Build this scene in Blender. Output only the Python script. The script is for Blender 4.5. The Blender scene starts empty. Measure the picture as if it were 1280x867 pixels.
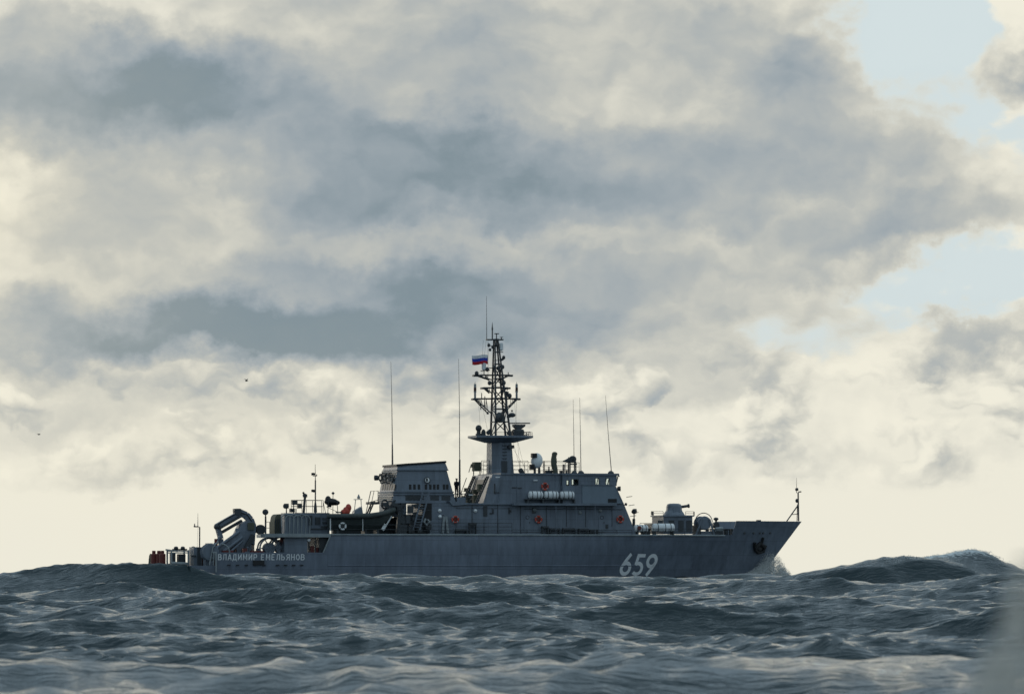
import bpy, math, random
import numpy as np
from mathutils import Vector, Matrix
R = math.radians
rng = random.Random(5)
sc = bpy.context.scene
COL = sc.collection

# ------------------------------------------------------------------ camera
CAMZ = 0.85                       # eye height above the mean sea level
FPX, HORIZON = 7111.1, 718.0     # 200 mm lens on a 36 mm sensor, 1280 px wide photograph
cam = bpy.data.cameras.new('camera')
cam.lens, cam.sensor_width = 200, 36
cam.shift_y = (HORIZON - 433.5) / 1280
cam.clip_start, cam.clip_end = 0.5, 60000
cam.dof.use_dof = True
cam.dof.focus_distance = 220
cam.dof.aperture_fstop = 8.5
co = bpy.data.objects.new('camera', cam)
COL.objects.link(co)
co.location = (0, 0, CAMZ)
co.rotation_euler = (R(90), 0, 0)
sc.camera = co

# ------------------------------------------------------------------ light and exposure
SUN_AZ, SUN_EL = -42, 12         # sun behind the clouds, left of the view and ahead of it
sc.view_settings.view_transform = 'Standard'
sc.view_settings.look = 'None'
sc.view_settings.exposure = 0.0
sc.view_settings.gamma = 1.0
sun = bpy.data.lights.new('sun', 'SUN')
sun.energy = 0.5
sun.angle = R(12)
sun.color = (1.0, 0.90, 0.74)
so = bpy.data.objects.new('sun', sun)
COL.objects.link(so)
sd = Vector((math.sin(R(SUN_AZ)) * math.cos(R(SUN_EL)), math.cos(R(SUN_AZ)) * math.cos(R(SUN_EL)), math.sin(R(SUN_EL))))
so.rotation_euler = sd.to_track_quat('Z', 'Y').to_euler()

# ------------------------------------------------------------------ sky (world)
world = bpy.data.worlds.new('World')
sc.world = world
world.use_nodes = True
NT = world.node_tree
NT.nodes.clear()

def N(t, **kw):
    n = NT.nodes.new(t)
    for k, v in kw.items():
        setattr(n, k, v)
    return n

def L(a, b):
    NT.links.new(a, b)

def M(op, a, b=None, c=None, clamp=False):
    n = N('ShaderNodeMath', operation=op, use_clamp=clamp)
    for i, v in enumerate((a, b, c)):
        if v is None:
            continue
        if isinstance(v, (int, float)):
            n.inputs[i].default_value = v
        else:
            L(v, n.inputs[i])
    return n.outputs[0]

def smooth(x, lo, hi):
    n = N('ShaderNodeMapRange', interpolation_type='SMOOTHSTEP')
    L(x, n.inputs['Value'])
    n.inputs['From Min'].default_value = lo
    n.inputs['From Max'].default_value = hi
    return n.outputs[0]

def lin(c):
    return tuple(((v / 255) / 12.92 if v / 255 < 0.04045 else ((v / 255 + 0.055) / 1.055) ** 2.4) for v in c)

def noise(vec, scale, detail, rough=0.55, dist=0.0, off=(0, 0, 0), stretch=1.0):
    m = N('ShaderNodeMapping')
    m.inputs['Location'].default_value = off
    m.inputs['Scale'].default_value = (scale, scale, scale * stretch)
    L(vec, m.inputs['Vector'])
    n = N('ShaderNodeTexNoise')
    n.inputs['Scale'].default_value = 1.0
    n.inputs['Detail'].default_value = detail
    n.inputs['Roughness'].default_value = rough
    n.inputs['Distortion'].default_value = dist
    L(m.outputs[0], n.inputs['Vector'])
    return n

tc = N('ShaderNodeTexCoord')
sep = N('ShaderNodeSeparateXYZ')
L(tc.outputs['Generated'], sep.inputs[0])
az = M('ARCTAN2', sep.outputs[0], sep.outputs[1])
el = M('ARCSINE', sep.outputs[2])
# sky position in units of 0.806 degrees: s to the right of the view axis, t above the horizon
UN = FPX / 100
s_ = M('MULTIPLY', az, UN)
t_ = M('MULTIPLY', el, UN)
dirv = N('ShaderNodeVectorMath', operation='SCALE')
L(tc.outputs['Generated'], dirv.inputs[0])
dirv.inputs['Scale'].default_value = UN
D3 = dirv.outputs[0]
# domain warp: large billows, then finer shreds
w1 = noise(D3, 0.75, 3, 0.5, 0.0, (3.1, 7.7, 1.2), 1.4)
w2 = noise(D3, 2.6, 5, 0.6, 0.0, (9.1, 2.7, 5.2), 1.2)

def warp(amp1, amp2):
    v1 = N('ShaderNodeVectorMath', operation='MULTIPLY_ADD')
    L(w1.outputs['Color'], v1.inputs[0])
    v1.inputs[1].default_value = (amp1, amp1 * 0.75, 0)
    v1.inputs[2].default_value = (-amp1 / 2, -amp1 * 0.375, 0)
    v2 = N('ShaderNodeVectorMath', operation='MULTIPLY_ADD')
    L(w2.outputs['Color'], v2.inputs[0])
    v2.inputs[1].default_value = (amp2, amp2, 0)
    v2.inputs[2].default_value = (-amp2 / 2, -amp2 / 2, 0)
    a = N('ShaderNodeVectorMath', operation='ADD')
    L(v1.outputs[0], a.inputs[0])
    L(v2.outputs[0], a.inputs[1])
    return a.outputs[0]

st = N('ShaderNodeCombineXYZ')
L(s_, st.inputs[0])
L(t_, st.inputs[1])
wadd = N('ShaderNodeVectorMath', operation='ADD')
L(st.outputs[0], wadd.inputs[0])
L(warp(1.7, 0.75), wadd.inputs[1])
PW = wadd.outputs[0]

def blob(cx, cy, rx, ry, rot=0.0, vec=None):
    """a soft patch of cloud: centre and radii in photograph pixels / 100"""
    g = N('ShaderNodeTexGradient', gradient_type='SPHERICAL')
    tm = g.texture_mapping
    tm.vector_type = 'TEXTURE'
    tm.translation = ((cx - 640) / 100, (HORIZON - cy) / 100, 0)
    tm.rotation = (0, 0, R(rot))
    tm.scale = (rx / 100, ry / 100, 1)
    L(vec or PW, g.inputs['Vector'])
    return g.outputs['Fac']

def total(items, start=None):
    acc = start
    for a, args in items:
        f = blob(*args)
        acc = M('MULTIPLY_ADD', f, a, acc if acc is not None else 0.0)
    return acc

# billows: height of the cloud tops towards us, a warped fractal of domes and shreds
def billow(off, scale, stretch, seed, w=1.0, dome=0.45):
    sh = N('ShaderNodeVectorMath', operation='MULTIPLY_ADD')
    L(w1.outputs['Color'], sh.inputs[0])
    sh.inputs[1].default_value = (1.3 * w, 1.3 * w, 0)
    L(st.outputs[0], sh.inputs[2])
    sh2 = N('ShaderNodeVectorMath', operation='MULTIPLY_ADD')
    L(w2.outputs['Color'], sh2.inputs[0])
    sh2.inputs[1].default_value = (0.5 * w, 0.5 * w, 0)
    L(sh.outputs[0], sh2.inputs[2])
    mp = N('ShaderNodeMapping')
    mp.inputs['Location'].default_value = [seed * k + o * scale * (stretch if q == 1 else 1) for q, (k, o) in enumerate(zip((1.0, 2.3, 0.0), (off[0], off[2], 0)))]
    mp.inputs['Scale'].default_value = (scale, scale * stretch, scale)
    L(sh2.outputs[0], mp.inputs['Vector'])
    vo = N('ShaderNodeTexVoronoi', feature='SMOOTH_F1', voronoi_dimensions='2D')
    vo.inputs['Scale'].default_value = 1.0
    vo.inputs['Detail'].default_value = 2.0
    vo.inputs['Roughness'].default_value = 0.42
    vo.inputs['Lacunarity'].default_value = 2.3
    vo.inputs['Smoothness'].default_value = 0.55
    L(mp.outputs[0], vo.inputs['Vector'])
    n = N('ShaderNodeTexNoise', noise_dimensions='2D')
    n.inputs['Scale'].default_value = 0.8
    n.inputs['Detail'].default_value = 7
    n.inputs['Roughness'].default_value = 0.52
    L(mp.outputs[0], n.inputs['Vector'])
    return M('MULTIPLY_ADD', vo.outputs['Distance'], -dome, M('ADD', n.outputs['Fac'], dome * 0.62))

HB = billow((0, 0, 0), 0.62, 1.5, 4.0, 0.75)
HBs = billow((-0.22, 0, 0.30), 0.62, 1.5, 4.0, 0.75)
HS = billow((0, 0, 0), 1.15, 1.55, 9.0, 0.45, 0.36)
HSs = billow((-0.10, 0, 0.17), 1.15, 1.55, 9.0, 0.45, 0.36)
reliefB = M('SUBTRACT', HBs, HB)
reliefS = M('SUBTRACT', HSs, HS)

# heavy cloud: optical thickness, built from patches (thick = dark blue grey)
thick = total([
    (0.78, (430, 200, 950, 420)), (0.25, (560, 40, 420, 120)), (0.50, (150, 415, 330, 66)), (0.20, (470, 400, 330, 60)), (0.22, (140, 250, 330, 130)), (0.25, (60, 110, 260, 90)), (0.30, (980, 90, 150, 120)), (0.45, (300, 425, 340, 52)), (0.30, (560, 345, 260, 60)), (0.30, (200, 110, 260, 70)),
    (0.75, (640, 235, 380, 100)), (0.22, (560, 215, 200, 90)), (0.42, (960, 90, 240, 170)), (0.30, (960, 250, 330, 120, 8)),
    (0.50, (280, 130, 330, 95)), (0.42, (60, 130, 280, 90)), (0.20, (30, 30, 130, 70)), (0.75, (500, 385, 360, 95)),
    (0.50, (220, 435, 420, 75)), (0.34, (790, 400, 330, 110)), (0.55, (1130, 292, 240, 62, 10)), (0.30, (600, 50, 110, 110)),
    (0.38, (1100, 200, 220, 110)), (0.80, (1285, 85, 95, 60)), (0.75, (1215, 430, 150, 46)), (0.45, (1165, 395, 70, 50)),
    (0.26, (130, 520, 220, 60)), (0.40, (190, 592, 190, 28)), (0.22, (350, 535, 110, 45)),
    (0.28, (830, 578, 220, 32)), (0.25, (1020, 565, 130, 30)), (0.20, (900, 485, 150, 45)), (0.22, (1180, 580, 120, 24)), (0.18, (560, 440, 260, 70)),
    (-0.55, (-10, 255, 130, 110)), (-0.30, (255, 265, 130, 70)), (-0.22, (560, 310, 420, 30)), (-0.30, (190, 0, 170, 40)), (-0.30, (440, 90, 130, 100)),
    (-0.45, (1150, 40, 150, 140)), (-0.35, (1210, 345, 180, 60)), (-0.25, (830, 110, 110, 110)), (-0.15, (1055, 225, 70, 80)),
    (-0.35, (530, 435, 90, 60)),
])
# outside the photograph: broken cloud over the whole dome
nb = noise(D3, 0.10, 5, 0.55, 0.4, (1.7, 4.2, 0.3), 1.5)
up = smooth(t_, 6.0, 11.0)
aside = M('MAXIMUM', smooth(M('ABSOLUTE', s_), 6.8, 12.0), up)
dome = M('MULTIPLY', smooth(nb.outputs['Fac'], 0.35, 0.72), M('MULTIPLY', smooth(t_, 0.8, 4.0), aside))
thick = M('MULTIPLY_ADD', dome, 0.75, thick)
hi_ = smooth(t_, 0.95, 1.9)
big = smooth(t_, 1.8, 3.2)
# cloud that thickens towards the light lies in its own shade
thick = M('MULTIPLY_ADD', M('MULTIPLY', M('SUBTRACT', HB, 0.45), big), 0.30, thick)
thick = M('MULTIPLY_ADD', M('MULTIPLY', reliefB, big), 0.62, thick)
thick = M('MULTIPLY_ADD', M('MULTIPLY', reliefS, hi_), 0.42, thick)
band = M('MULTIPLY', smooth(t_, 0.9, 1.5), M('SUBTRACT', 1.0, smooth(t_, 2.3, 3.2)))
cum = smooth(HS, 0.42, 0.56)
thick = M('MULTIPLY_ADD', M('MULTIPLY', M('MULTIPLY', cum, band), M('MULTIPLY_ADD', reliefS, 2.4, 0.30)), 0.62, thick)

ramp = N('ShaderNodeValToRGB')
ramp.color_ramp.interpolation = 'B_SPLINE'
stops = [(0.0, (242, 238, 221)), (0.14, (232, 229, 214)), (0.30, (208, 207, 196)), (0.46, (184, 187, 183)), (0.66, (163, 172, 177)), (0.85, (145, 158, 166)), (1.0, (127, 143, 151))]
ramp.color_ramp.elements[0].position = stops[0][0]
ramp.color_ramp.elements[0].color = (*lin(stops[0][1]), 1)
ramp.color_ramp.elements[1].position = stops[-1][0]
ramp.color_ramp.elements[1].color = (*lin(stops[-1][1]), 1)
for p, c in stops[1:-1]:
    e = ramp.color_ramp.elements.new(p)
    e.color = (*lin(c), 1)
thick_n = M('MULTIPLY_ADD', thick, 0.62, 0.07, clamp=True)
L(thick_n, ramp.inputs[0])

def mixc(fac, a, b, mode='MIX'):
    n = N('ShaderNodeMix', data_type='RGBA', blend_type=mode)
    L(fac, n.inputs[0]) if not isinstance(fac, (int, float)) else setattr(n.inputs[0], 'default_value', fac)
    for i, v in ((6, a), (7, b)):
        if isinstance(v, tuple):
            n.inputs[i].default_value = (*v, 1)
        else:
            L(v, n.inputs[i])
    return n.outputs[2]

# warm light nearer the sun, cooler and dimmer away from it and overhead
cloudc = ramp.outputs[0]
warmf = total([(1.0, (-60, 270, 420, 260)), (0.5, (200, 560, 700, 190))])
cloudc = mixc(M('MULTIPLY', warmf, 0.22, clamp=True), cloudc, lin((252, 240, 205)))
back = M('MULTIPLY_ADD', sep.outputs[1], -0.5, 0.5)          # 0 towards the view, 1 behind the camera
dim = M('MULTIPLY', M('MAXIMUM', smooth(back, 0.1, 0.8), smooth(el, 0.085, 0.36)), 0.88)
cloudc = mixc(dim, cloudc, lin((155, 181, 199)))
# clear sky between the clouds, Nishita
sky = N('ShaderNodeTexSky', sky_type='NISHITA')
sky.sun_disc = False
sky.sun_elevation = R(SUN_EL)
sky.sun_rotation = R(SUN_AZ)
sky.air_density, sky.dust_density, sky.ozone_density = 1.0, 2.5, 2.0
bg_sky = N('ShaderNodeBackground')
L(sky.outputs[0], bg_sky.inputs['Color'])
bg_sky.inputs['Strength'].default_value = 0.10
bg_cloud = N('ShaderNodeBackground')
bg_cloud.inputs['Strength'].default_value = 1.0
gaps = total([(0.6, (1110, 230, 110, 90)), (1.0, (1130, 60, 150, 150)), (0.7, (1200, 350, 240, 80)), (0.5, (930, 420, 160, 60)), (0.5, (1240, 160, 120, 70)), (0.35, (1060, 230, 90, 110))])
gapf = M('MULTIPLY', M('MULTIPLY', smooth(gaps, 0.0, 0.2), smooth(M('MULTIPLY_ADD', M('SUBTRACT', 0.5, HS), 0.9, gaps), 0.12, 0.42)), M('SUBTRACT', 1.0, smooth(thick, 0.10, 0.42)), clamp=True)
mixs = N('ShaderNodeMixShader')
cloudc2 = mixc(M('MULTIPLY', gapf, 0.9), cloudc, lin((210, 225, 230)))
L(cloudc2, bg_cloud.inputs['Color'])
L(M('MULTIPLY', gapf, 0.08), mixs.inputs[0])
L(bg_cloud.outputs[0], mixs.inputs[1])
L(bg_sky.outputs[0], mixs.inputs[2])
wo = N('ShaderNodeOutputWorld')
L(mixs.outputs[0], wo.inputs['Surface'])
world.cycles.sampling_method = 'MANUAL'
world.cycles.sample_map_resolution = 1024

# ------------------------------------------------------------------ materials
def material(name, col, rough=0.5, metal=0.0, grime=0.0, gscale=1.0, spec=0.4, plates=None):
    m = bpy.data.materials.new(name)
    m.use_nodes = True
    nt = m.node_tree
    b = nt.nodes['Principled BSDF']
    b.inputs['Base Color'].default_value = (*col, 1)
    b.inputs['Roughness'].default_value = rough
    b.inputs['Metallic'].default_value = metal
    b.inputs['Specular IOR Level'].default_value = spec
    if grime:
        t = nt.nodes.new('ShaderNodeTexCoord')
        mp = nt.nodes.new('ShaderNodeMapping')
        mp.inputs['Scale'].default_value = (1.1 * gscale, 1.1 * gscale, 0.22 * gscale)
        nz = nt.nodes.new('ShaderNodeTexNoise')
        nz.inputs['Scale'].default_value = 1.6
        nz.inputs['Detail'].default_value = 7
        nz.inputs['Roughness'].default_value = 0.65
        mr = nt.nodes.new('ShaderNodeMapRange')
        mr.inputs['From Min'].default_value, mr.inputs['From Max'].default_value = 0.3, 0.7
        mr.inputs['To Min'].default_value, mr.inputs['To Max'].default_value = 1 - grime, 1 + grime * 0.6
        mx = nt.nodes.new('ShaderNodeVectorMath')
        mx.operation = 'SCALE'
        mx.inputs[0].default_value = col
        nt.links.new(t.outputs['Object'], mp.inputs[0])
        nt.links.new(mp.outputs[0], nz.inputs['Vector'])
        nt.links.new(nz.outputs['Fac'], mr.inputs['Value'])
        nt.links.new(mr.outputs[0], mx.inputs['Scale'])
        if plates:
            # welded plates: faint seams, each plate a shade apart
            sx = nt.nodes.new('ShaderNodeSeparateXYZ')
            cx = nt.nodes.new('ShaderNodeCombineXYZ')
            bk = nt.nodes.new('ShaderNodeTexBrick')
            nt.links.new(t.outputs['Object'], sx.inputs[0])
            nt.links.new(sx.outputs[0], cx.inputs[0])
            nt.links.new(sx.outputs[2], cx.inputs[1])
            nt.links.new(cx.outputs[0], bk.inputs['Vector'])
            bk.inputs['Color1'].default_value = (0.90, 0.90, 0.90, 1)
            bk.inputs['Color2'].default_value = (1.08, 1.08, 1.08, 1)
            bk.inputs['Mortar'].default_value = (0.70, 0.70, 0.70, 1)
            bk.inputs['Scale'].default_value = 1.0
            bk.inputs['Mortar Size'].default_value = 0.022
            bk.inputs['Mortar Smooth'].default_value = 0.6
            bk.inputs['Brick Width'].default_value, bk.inputs['Row Height'].default_value = plates
            ml = nt.nodes.new('ShaderNodeVectorMath')
            ml.operation = 'MULTIPLY'
            nt.links.new(mx.outputs[0], ml.inputs[0])
            nt.links.new(bk.outputs['Color'], ml.inputs[1])
            mx = ml
        nt.links.new(mx.outputs[0], b.inputs['Base Color'])
        mr2 = nt.nodes.new('ShaderNodeMapRange')
        mr2.inputs['To Min'].default_value, mr2.inputs['To Max'].default_value = rough - 0.12, rough + 0.15
        nt.links.new(nz.outputs['Fac'], mr2.inputs['Value'])
        nt.links.new(mr2.outputs[0], b.inputs['Roughness'])
    return m

HULL = material('hull_paint', (0.154, 0.182, 0.226), 0.42, 0, 0.24, plates=(3.6, 1.35))
GREY = material('superstructure_paint', (0.146, 0.174, 0.212), 0.45, 0, 0.26, plates=(2.4, 1.2))
PALE = material('pale_grey_paint', (0.25, 0.28, 0.29), 0.5, 0, 0.25)
DARK = material('dark_steel', (0.045, 0.052, 0.058), 0.5, 0.0, 0.3)
BLACK = material('black_rubber_and_shade', (0.012, 0.013, 0.014), 0.55)
DECK = material('deck_coating', (0.06, 0.075, 0.075), 0.8, 0, 0.25)
WHITE = material('white_paint', (0.74, 0.76, 0.76), 0.4, 0, 0.12)
MARK = material('number_paint', (0.86, 0.88, 0.89), 0.5, 0, 0.08)
RED = material('red_oxide_paint', (0.14, 0.03, 0.025), 0.55, 0, 0.3)
ORANGE = material('orange_plastic', (0.44, 0.065, 0.04), 0.5, 0, 0.15)
OLIVE = material('olive_canvas', (0.10, 0.105, 0.075), 0.8, 0, 0.3)
TUBE = material('inflatable_rubber', (0.05, 0.062, 0.06), 0.6, 0, 0.25)
CLOTH = material('dark_cloth', (0.012, 0.014, 0.02), 0.9)
SKIN = material('skin', (0.36, 0.21, 0.15), 0.55)
FLAGW = material('flag_white', (0.75, 0.75, 0.76), 0.8)
FLAGB = material('flag_blue', (0.03, 0.06, 0.40), 0.8)
FLAGR = material('flag_red', (0.45, 0.02, 0.03), 0.8)
BIRD = material('dark_feathers', (0.05, 0.05, 0.052), 0.8)
GLASS = bpy.data.materials.new('window_glass')
GLASS.use_nodes = True
_nt = GLASS.node_tree
_b = _nt.nodes['Principled BSDF']
_b.inputs['Base Color'].default_value = (0.80, 0.86, 0.86, 1)
_b.inputs['Roughness'].default_value = 0.02
_b.inputs['Transmission Weight'].default_value = 1.0
_b.inputs['IOR'].default_value = 1.05

# ------------------------------------------------------------------ helpers
def tag(o, label=None, cat=None, group=None, kind=None):
    for k, v in (('label', label), ('category', cat), ('group', group), ('kind', kind)):
        if v:
            o[k] = v
    return o

class MB:
    """collects shapes into one mesh"""
    def __init__(self):
        self.v, self.f, self.shapes = [], [], []

    def add(self, vs, fs):
        n = len(self.v)
        self.v += [tuple(p) for p in vs]
        c = len(self.f)
        self.f += [tuple(i + n for i in f) for f in fs]
        self.shapes.append((n, len(self.v), c, len(self.f)))
        return self

    def loft(self, a, b):
        n = len(a)
        fs = [tuple(range(n - 1, -1, -1)), tuple(range(n, 2 * n))]
        fs += [(i, (i + 1) % n, n + (i + 1) % n, n + i) for i in range(n)]
        return self.add(list(a) + list(b), fs)

    def box(self, x0, x1, y0, y1, z0, z1):
        return self.loft([(x0, y0, z0), (x1, y0, z0), (x1, y1, z0), (x0, y1, z0)], [(x0, y0, z1), (x1, y0, z1), (x1, y1, z1), (x0, y1, z1)])

    def prism(self, poly, y0, y1):
        """profile in (x, z), extruded across the ship"""
        return self.loft([(x, y0, z) for x, z in poly], [(x, y1, z) for x, z in poly])

    def tube(self, pts, r, seg=6, r2=None):
        pts = [Vector(p) for p in pts]
        rings = []
        for i, p in enumerate(pts):
            d = (pts[min(i + 1, len(pts) - 1)] - pts[max(i - 1, 0)]).normalized()
            a = d.orthogonal().normalized() if i == 0 else (prev - prev.dot(d) * d).normalized()
            prev = a
            b = d.cross(a)
            rr = r if r2 is None else r + (r2 - r) * i / (len(pts) - 1)
            rings.append([p + (a * math.cos(2 * math.pi * k / seg) + b * math.sin(2 * math.pi * k / seg)) * rr for k in range(seg)])
        vs = [q for g in rings for q in g]
        fs = [tuple(range(seg - 1, -1, -1)), tuple(range((len(pts) - 1) * seg, len(pts) * seg))]
        for i in range(len(pts) - 1):
            for k in range(seg):
                fs.append((i * seg + k, i * seg + (k + 1) % seg, (i + 1) * seg + (k + 1) % seg, (i + 1) * seg + k))
        return self.add(vs, fs)

    def beam(self, p, q, w, h):
        """rectangular bar from p to q, w across, h high"""
        p, q = Vector(p), Vector(q)
        d = (q - p).normalized()
        s = d.cross(Vector((0, 0, 1)))
        s = s.normalized() if s.length > 1e-4 else Vector((0, 1, 0))
        u = s.cross(d)
        c = [(-1, -1), (1, -1), (1, 1), (-1, 1)]
        return self.loft([p + s * a * w / 2 + u * b * h / 2 for a, b in c], [q + s * a * w / 2 + u * b * h / 2 for a, b in c])

    def lathe(self, o, axis, prof, seg=20):
        """profile of (distance along axis, radius)"""
        o, ax = Vector(o), Vector(axis).normalized()
        a = ax.orthogonal().normalized()
        b = ax.cross(a)
        vs, fs = [], []
        for h, r in prof:
            for k in range(seg):
                t = 2 * math.pi * k / seg
                vs.append(o + ax * h + (a * math.cos(t) + b * math.sin(t)) * max(r, 1e-4))
        for i in range(len(prof) - 1):
            for k in range(seg):
                fs.append((i * seg + k, i * seg + (k + 1) % seg, (i + 1) * seg + (k + 1) % seg, (i + 1) * seg + k))
        fs += [tuple(range(seg - 1, -1, -1)), tuple(range((len(prof) - 1) * seg, len(prof) * seg))]
        return self.add(vs, fs)

    def ball(self, c, rx, ry=None, rz=None, n=10):
        ry, rz = ry or rx, rz or rx
        vs, fs = [], []
        for i in range(n + 1):
            ph = math.pi * i / n
            for k in range(2 * n):
                t = math.pi * k / n
                vs.append((c[0] + rx * max(math.sin(ph), 1e-3) * math.cos(t), c[1] + ry * max(math.sin(ph), 1e-3) * math.sin(t), c[2] - rz * math.cos(ph)))
        for i in range(n):
            for k in range(2 * n):
                fs.append((i * 2 * n + k, i * 2 * n + (k + 1) % (2 * n), (i + 1) * 2 * n + (k + 1) % (2 * n), (i + 1) * 2 * n + k))
        return self.add(vs, fs)

    def ring(self, c, axis, Rr, r, seg=24, s2=8, a0=0, a1=2 * math.pi):
        c, ax = Vector(c), Vector(axis).normalized()
        a = Vector((0, 0, 1)) if abs(ax.z) < 0.9 else Vector((1, 0, 0))
        b = ax.cross(a)
        closed = abs(a1 - a0) > 6.28
        m = seg if closed else seg + 1
        vs, fs = [], []
        for i in range(m):
            t = a0 + (a1 - a0) * i / seg
            e = a * math.cos(t) + b * math.sin(t)
            for k in range(s2):
                u = 2 * math.pi * k / s2
                vs.append(c + e * (Rr + r * math.cos(u)) + ax * r * math.sin(u))
        for i in range(seg):
            for k in range(s2):
                fs.append((i * s2 + k, i * s2 + (k + 1) % s2, ((i + 1) % m) * s2 + (k + 1) % s2, ((i + 1) % m) * s2 + k))
        return self.add(vs, fs)

    def rail(self, pts, h=1.05, gap=1.4, r=0.022, bars=3):
        pts = [Vector(p) for p in pts]
        for j in range(bars):
            self.tube([p + Vector((0, 0, h * (j + 1) / bars)) for p in pts], r, 5)
        for a, b in zip(pts, pts[1:]):
            n = max(1, round((b - a).length / gap))
            for i in range(n + 1):
                p = a.lerp(b, i / n)
                self.tube([p, p + Vector((0, 0, h))], r * 1.15, 5)
        return self

    def ladder(self, p, q, across, n, r=0.035, step=0.05):
        p, q, w = Vector(p), Vector(q), Vector(across)
        self.beam(p, q, 0.06, 0.14)
        self.beam(p + w, q + w, 0.06, 0.14)
        for i in range(1, n):
            a = p.lerp(q, i / n)
            self.beam(a, a + w, step * 2, step)
        return self

    WHOLE = ('ship_name', 'hull_number', 'hull')

    def clusters(self):
        """indices of the shapes, grouped where they touch or nearly touch"""
        n = len(self.shapes)
        lo = np.array([np.min(self.v[a:b], axis=0) for a, b, _, _ in self.shapes]) - 0.06
        hi = np.array([np.max(self.v[a:b], axis=0) for a, b, _, _ in self.shapes]) + 0.06
        root = list(range(n))

        def find(i):
            while root[i] != i:
                i = root[i]
            return i
        for i in range(n):
            for j in range(i):
                if (lo[i] < hi[j]).all() and (lo[j] < hi[i]).all():
                    root[find(i)] = find(j)
        g = {}
        for i in range(n):
            g.setdefault(find(i), []).append(i)
        return list(g.values())

    def build(self, name, mat, parent=None, angle=32, loc=None):
        """one object for each piece that stands apart; returns the first"""
        first = None
        cl = self.clusters() if len(self.shapes) > 1 and name not in self.WHOLE and parent else None
        for g in (cl if cl and len(cl) > 1 else [None]):
            m = self
            if g is not None:
                m = MB()
                for i in g:
                    a, b, c, d = self.shapes[i]
                    m.add(self.v[a:b], [tuple(k - a for k in f) for f in self.f[c:d]])
            o = m.build_one(name, mat, parent, angle)
            if loc:
                o.location = loc
            first = first or o
        return first

    def build_one(self, name, mat, parent=None, angle=32):
        me = bpy.data.meshes.new(name)
        me.from_pydata(self.v, [], self.f)
        me.validate()
        me.polygons.foreach_set('use_smooth', [True] * len(me.polygons))
        me.set_sharp_from_angle(angle=R(angle))
        me.materials.append(mat)
        o = bpy.data.objects.new(name, me)
        COL.objects.link(o)
        if parent:
            o.parent = parent
        # consistent outward normals
        import bmesh
        bm = bmesh.new()
        bm.from_mesh(me)
        bmesh.ops.recalc_face_normals(bm, faces=bm.faces)
        bm.to_mesh(me)
        bm.free()
        return o

def empty(name, loc=(0, 0, 0), rz=0.0):
    e = bpy.data.objects.new(name, None)
    e.empty_display_size = 0.3
    COL.objects.link(e)
    e.location = loc
    e.rotation_euler = (0, 0, rz)
    return e

def copy_thing(o, loc, rz=None, label=None):
    c = o.copy()
    COL.objects.link(c)
    c.location = loc
    if rz is not None:
        c.rotation_euler = (0, 0, rz)
    if label:
        c['label'] = label
    for ch in list(o.children):
        d = ch.copy()
        COL.objects.link(d)
        d.parent = c
        for g in list(ch.children):
            e = g.copy()
            COL.objects.link(e)
            e.parent = d
    return c

# ------------------------------------------------------------------ the ship's own axes
# x from the stern to the bow, y to port, z up from the mean sea; the ship lies 530 m off, bow turned 16 degrees away
YAW = R(16)
CS, SN = math.cos(YAW), math.sin(YAW)
OY = 523.4
OX = (203 - 640) / FPX * OY

def X(px, y):
    k = (px - 640) / FPX
    return (k * (OY + y * CS) - OX + y * SN) / (CS - k * SN)

def P(px, py, y):
    x = X(px, y)
    Y = OY + x * SN + y * CS
    return Vector((x, y, CAMZ + (HORIZON - py) / FPX * Y))

def Zs(py, y=-4.0, px=600):
    return P(px, py, y).z

def world_of(p):
    return Vector((OX + p[0] * CS - p[1] * SN, OY + p[0] * SN + p[1] * CS, p[2]))

def sbox(mb, px0, px1, py0, py1, y0, y1):
    """box whose silhouette fills px0..px1, py0 (top)..py1 (bottom) between y0 (starboard) and y1 (port)"""
    mb.box(X(px0, y1), X(px1, y0), y0, y1, Zs(py1, y0, px1), Zs(py0, y0, px1))
    return mb

# ------------------------------------------------------------------ the sea
def spectrum_tile(size, n, seed, lmin, lmax, peak, hs, direction, spread, fall):
    g = np.random.default_rng(seed)
    k1 = 2 * np.pi * np.fft.fftfreq(n, size / n)
    kx, ky = np.meshgrid(k1, k1, indexing='xy')
    k = np.hypot(kx, ky)
    k[0, 0] = 1e-9
    kp = 2 * np.pi / peak
    ca = (kx * direction[0] + ky * direction[1]) / k
    sp = np.exp(-1.25 * (kp / k) ** 2) / k ** fall * (np.abs(ca) ** spread * np.where(ca > 0, 1, 0.06) + 0.015)
    sp *= (k < 2 * np.pi / lmin) & (k > 2 * np.pi / lmax)
    a = np.sqrt(sp) * (g.normal(size=(n, n)) + 1j * g.normal(size=(n, n)))
    f = lambda z: np.real(np.fft.ifft2(z))
    h = f(a)
    sc_ = hs / 4 / h.std()
    dx, dy = f(1j * a * kx / k) * sc_, f(1j * a * ky / k) * sc_
    jx, jy, jxy = f(-a * kx * kx / k) * sc_, f(-a * ky * ky / k) * sc_, f(-a * kx * ky / k) * sc_
    return dict(size=size, n=n, h=h * sc_, dx=dx, dy=dy, jx=jx, jy=jy, jxy=jxy)

def sample(t, name, x, y):
    n = t['n']
    fx, fy = x / t['size'] * n, y / t['size'] * n
    i, j = np.floor(fx).astype(np.int64), np.floor(fy).astype(np.int64)
    u, v = (fx - i), (fy - j)
    a = t[name]
    i0, i1, j0, j1 = i % n, (i + 1) % n, j % n, (j + 1) % n
    return (a[j0, i0] * (1 - u) + a[j0, i1] * u) * (1 - v) + (a[j1, i0] * (1 - u) + a[j1, i1] * u) * v

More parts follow.
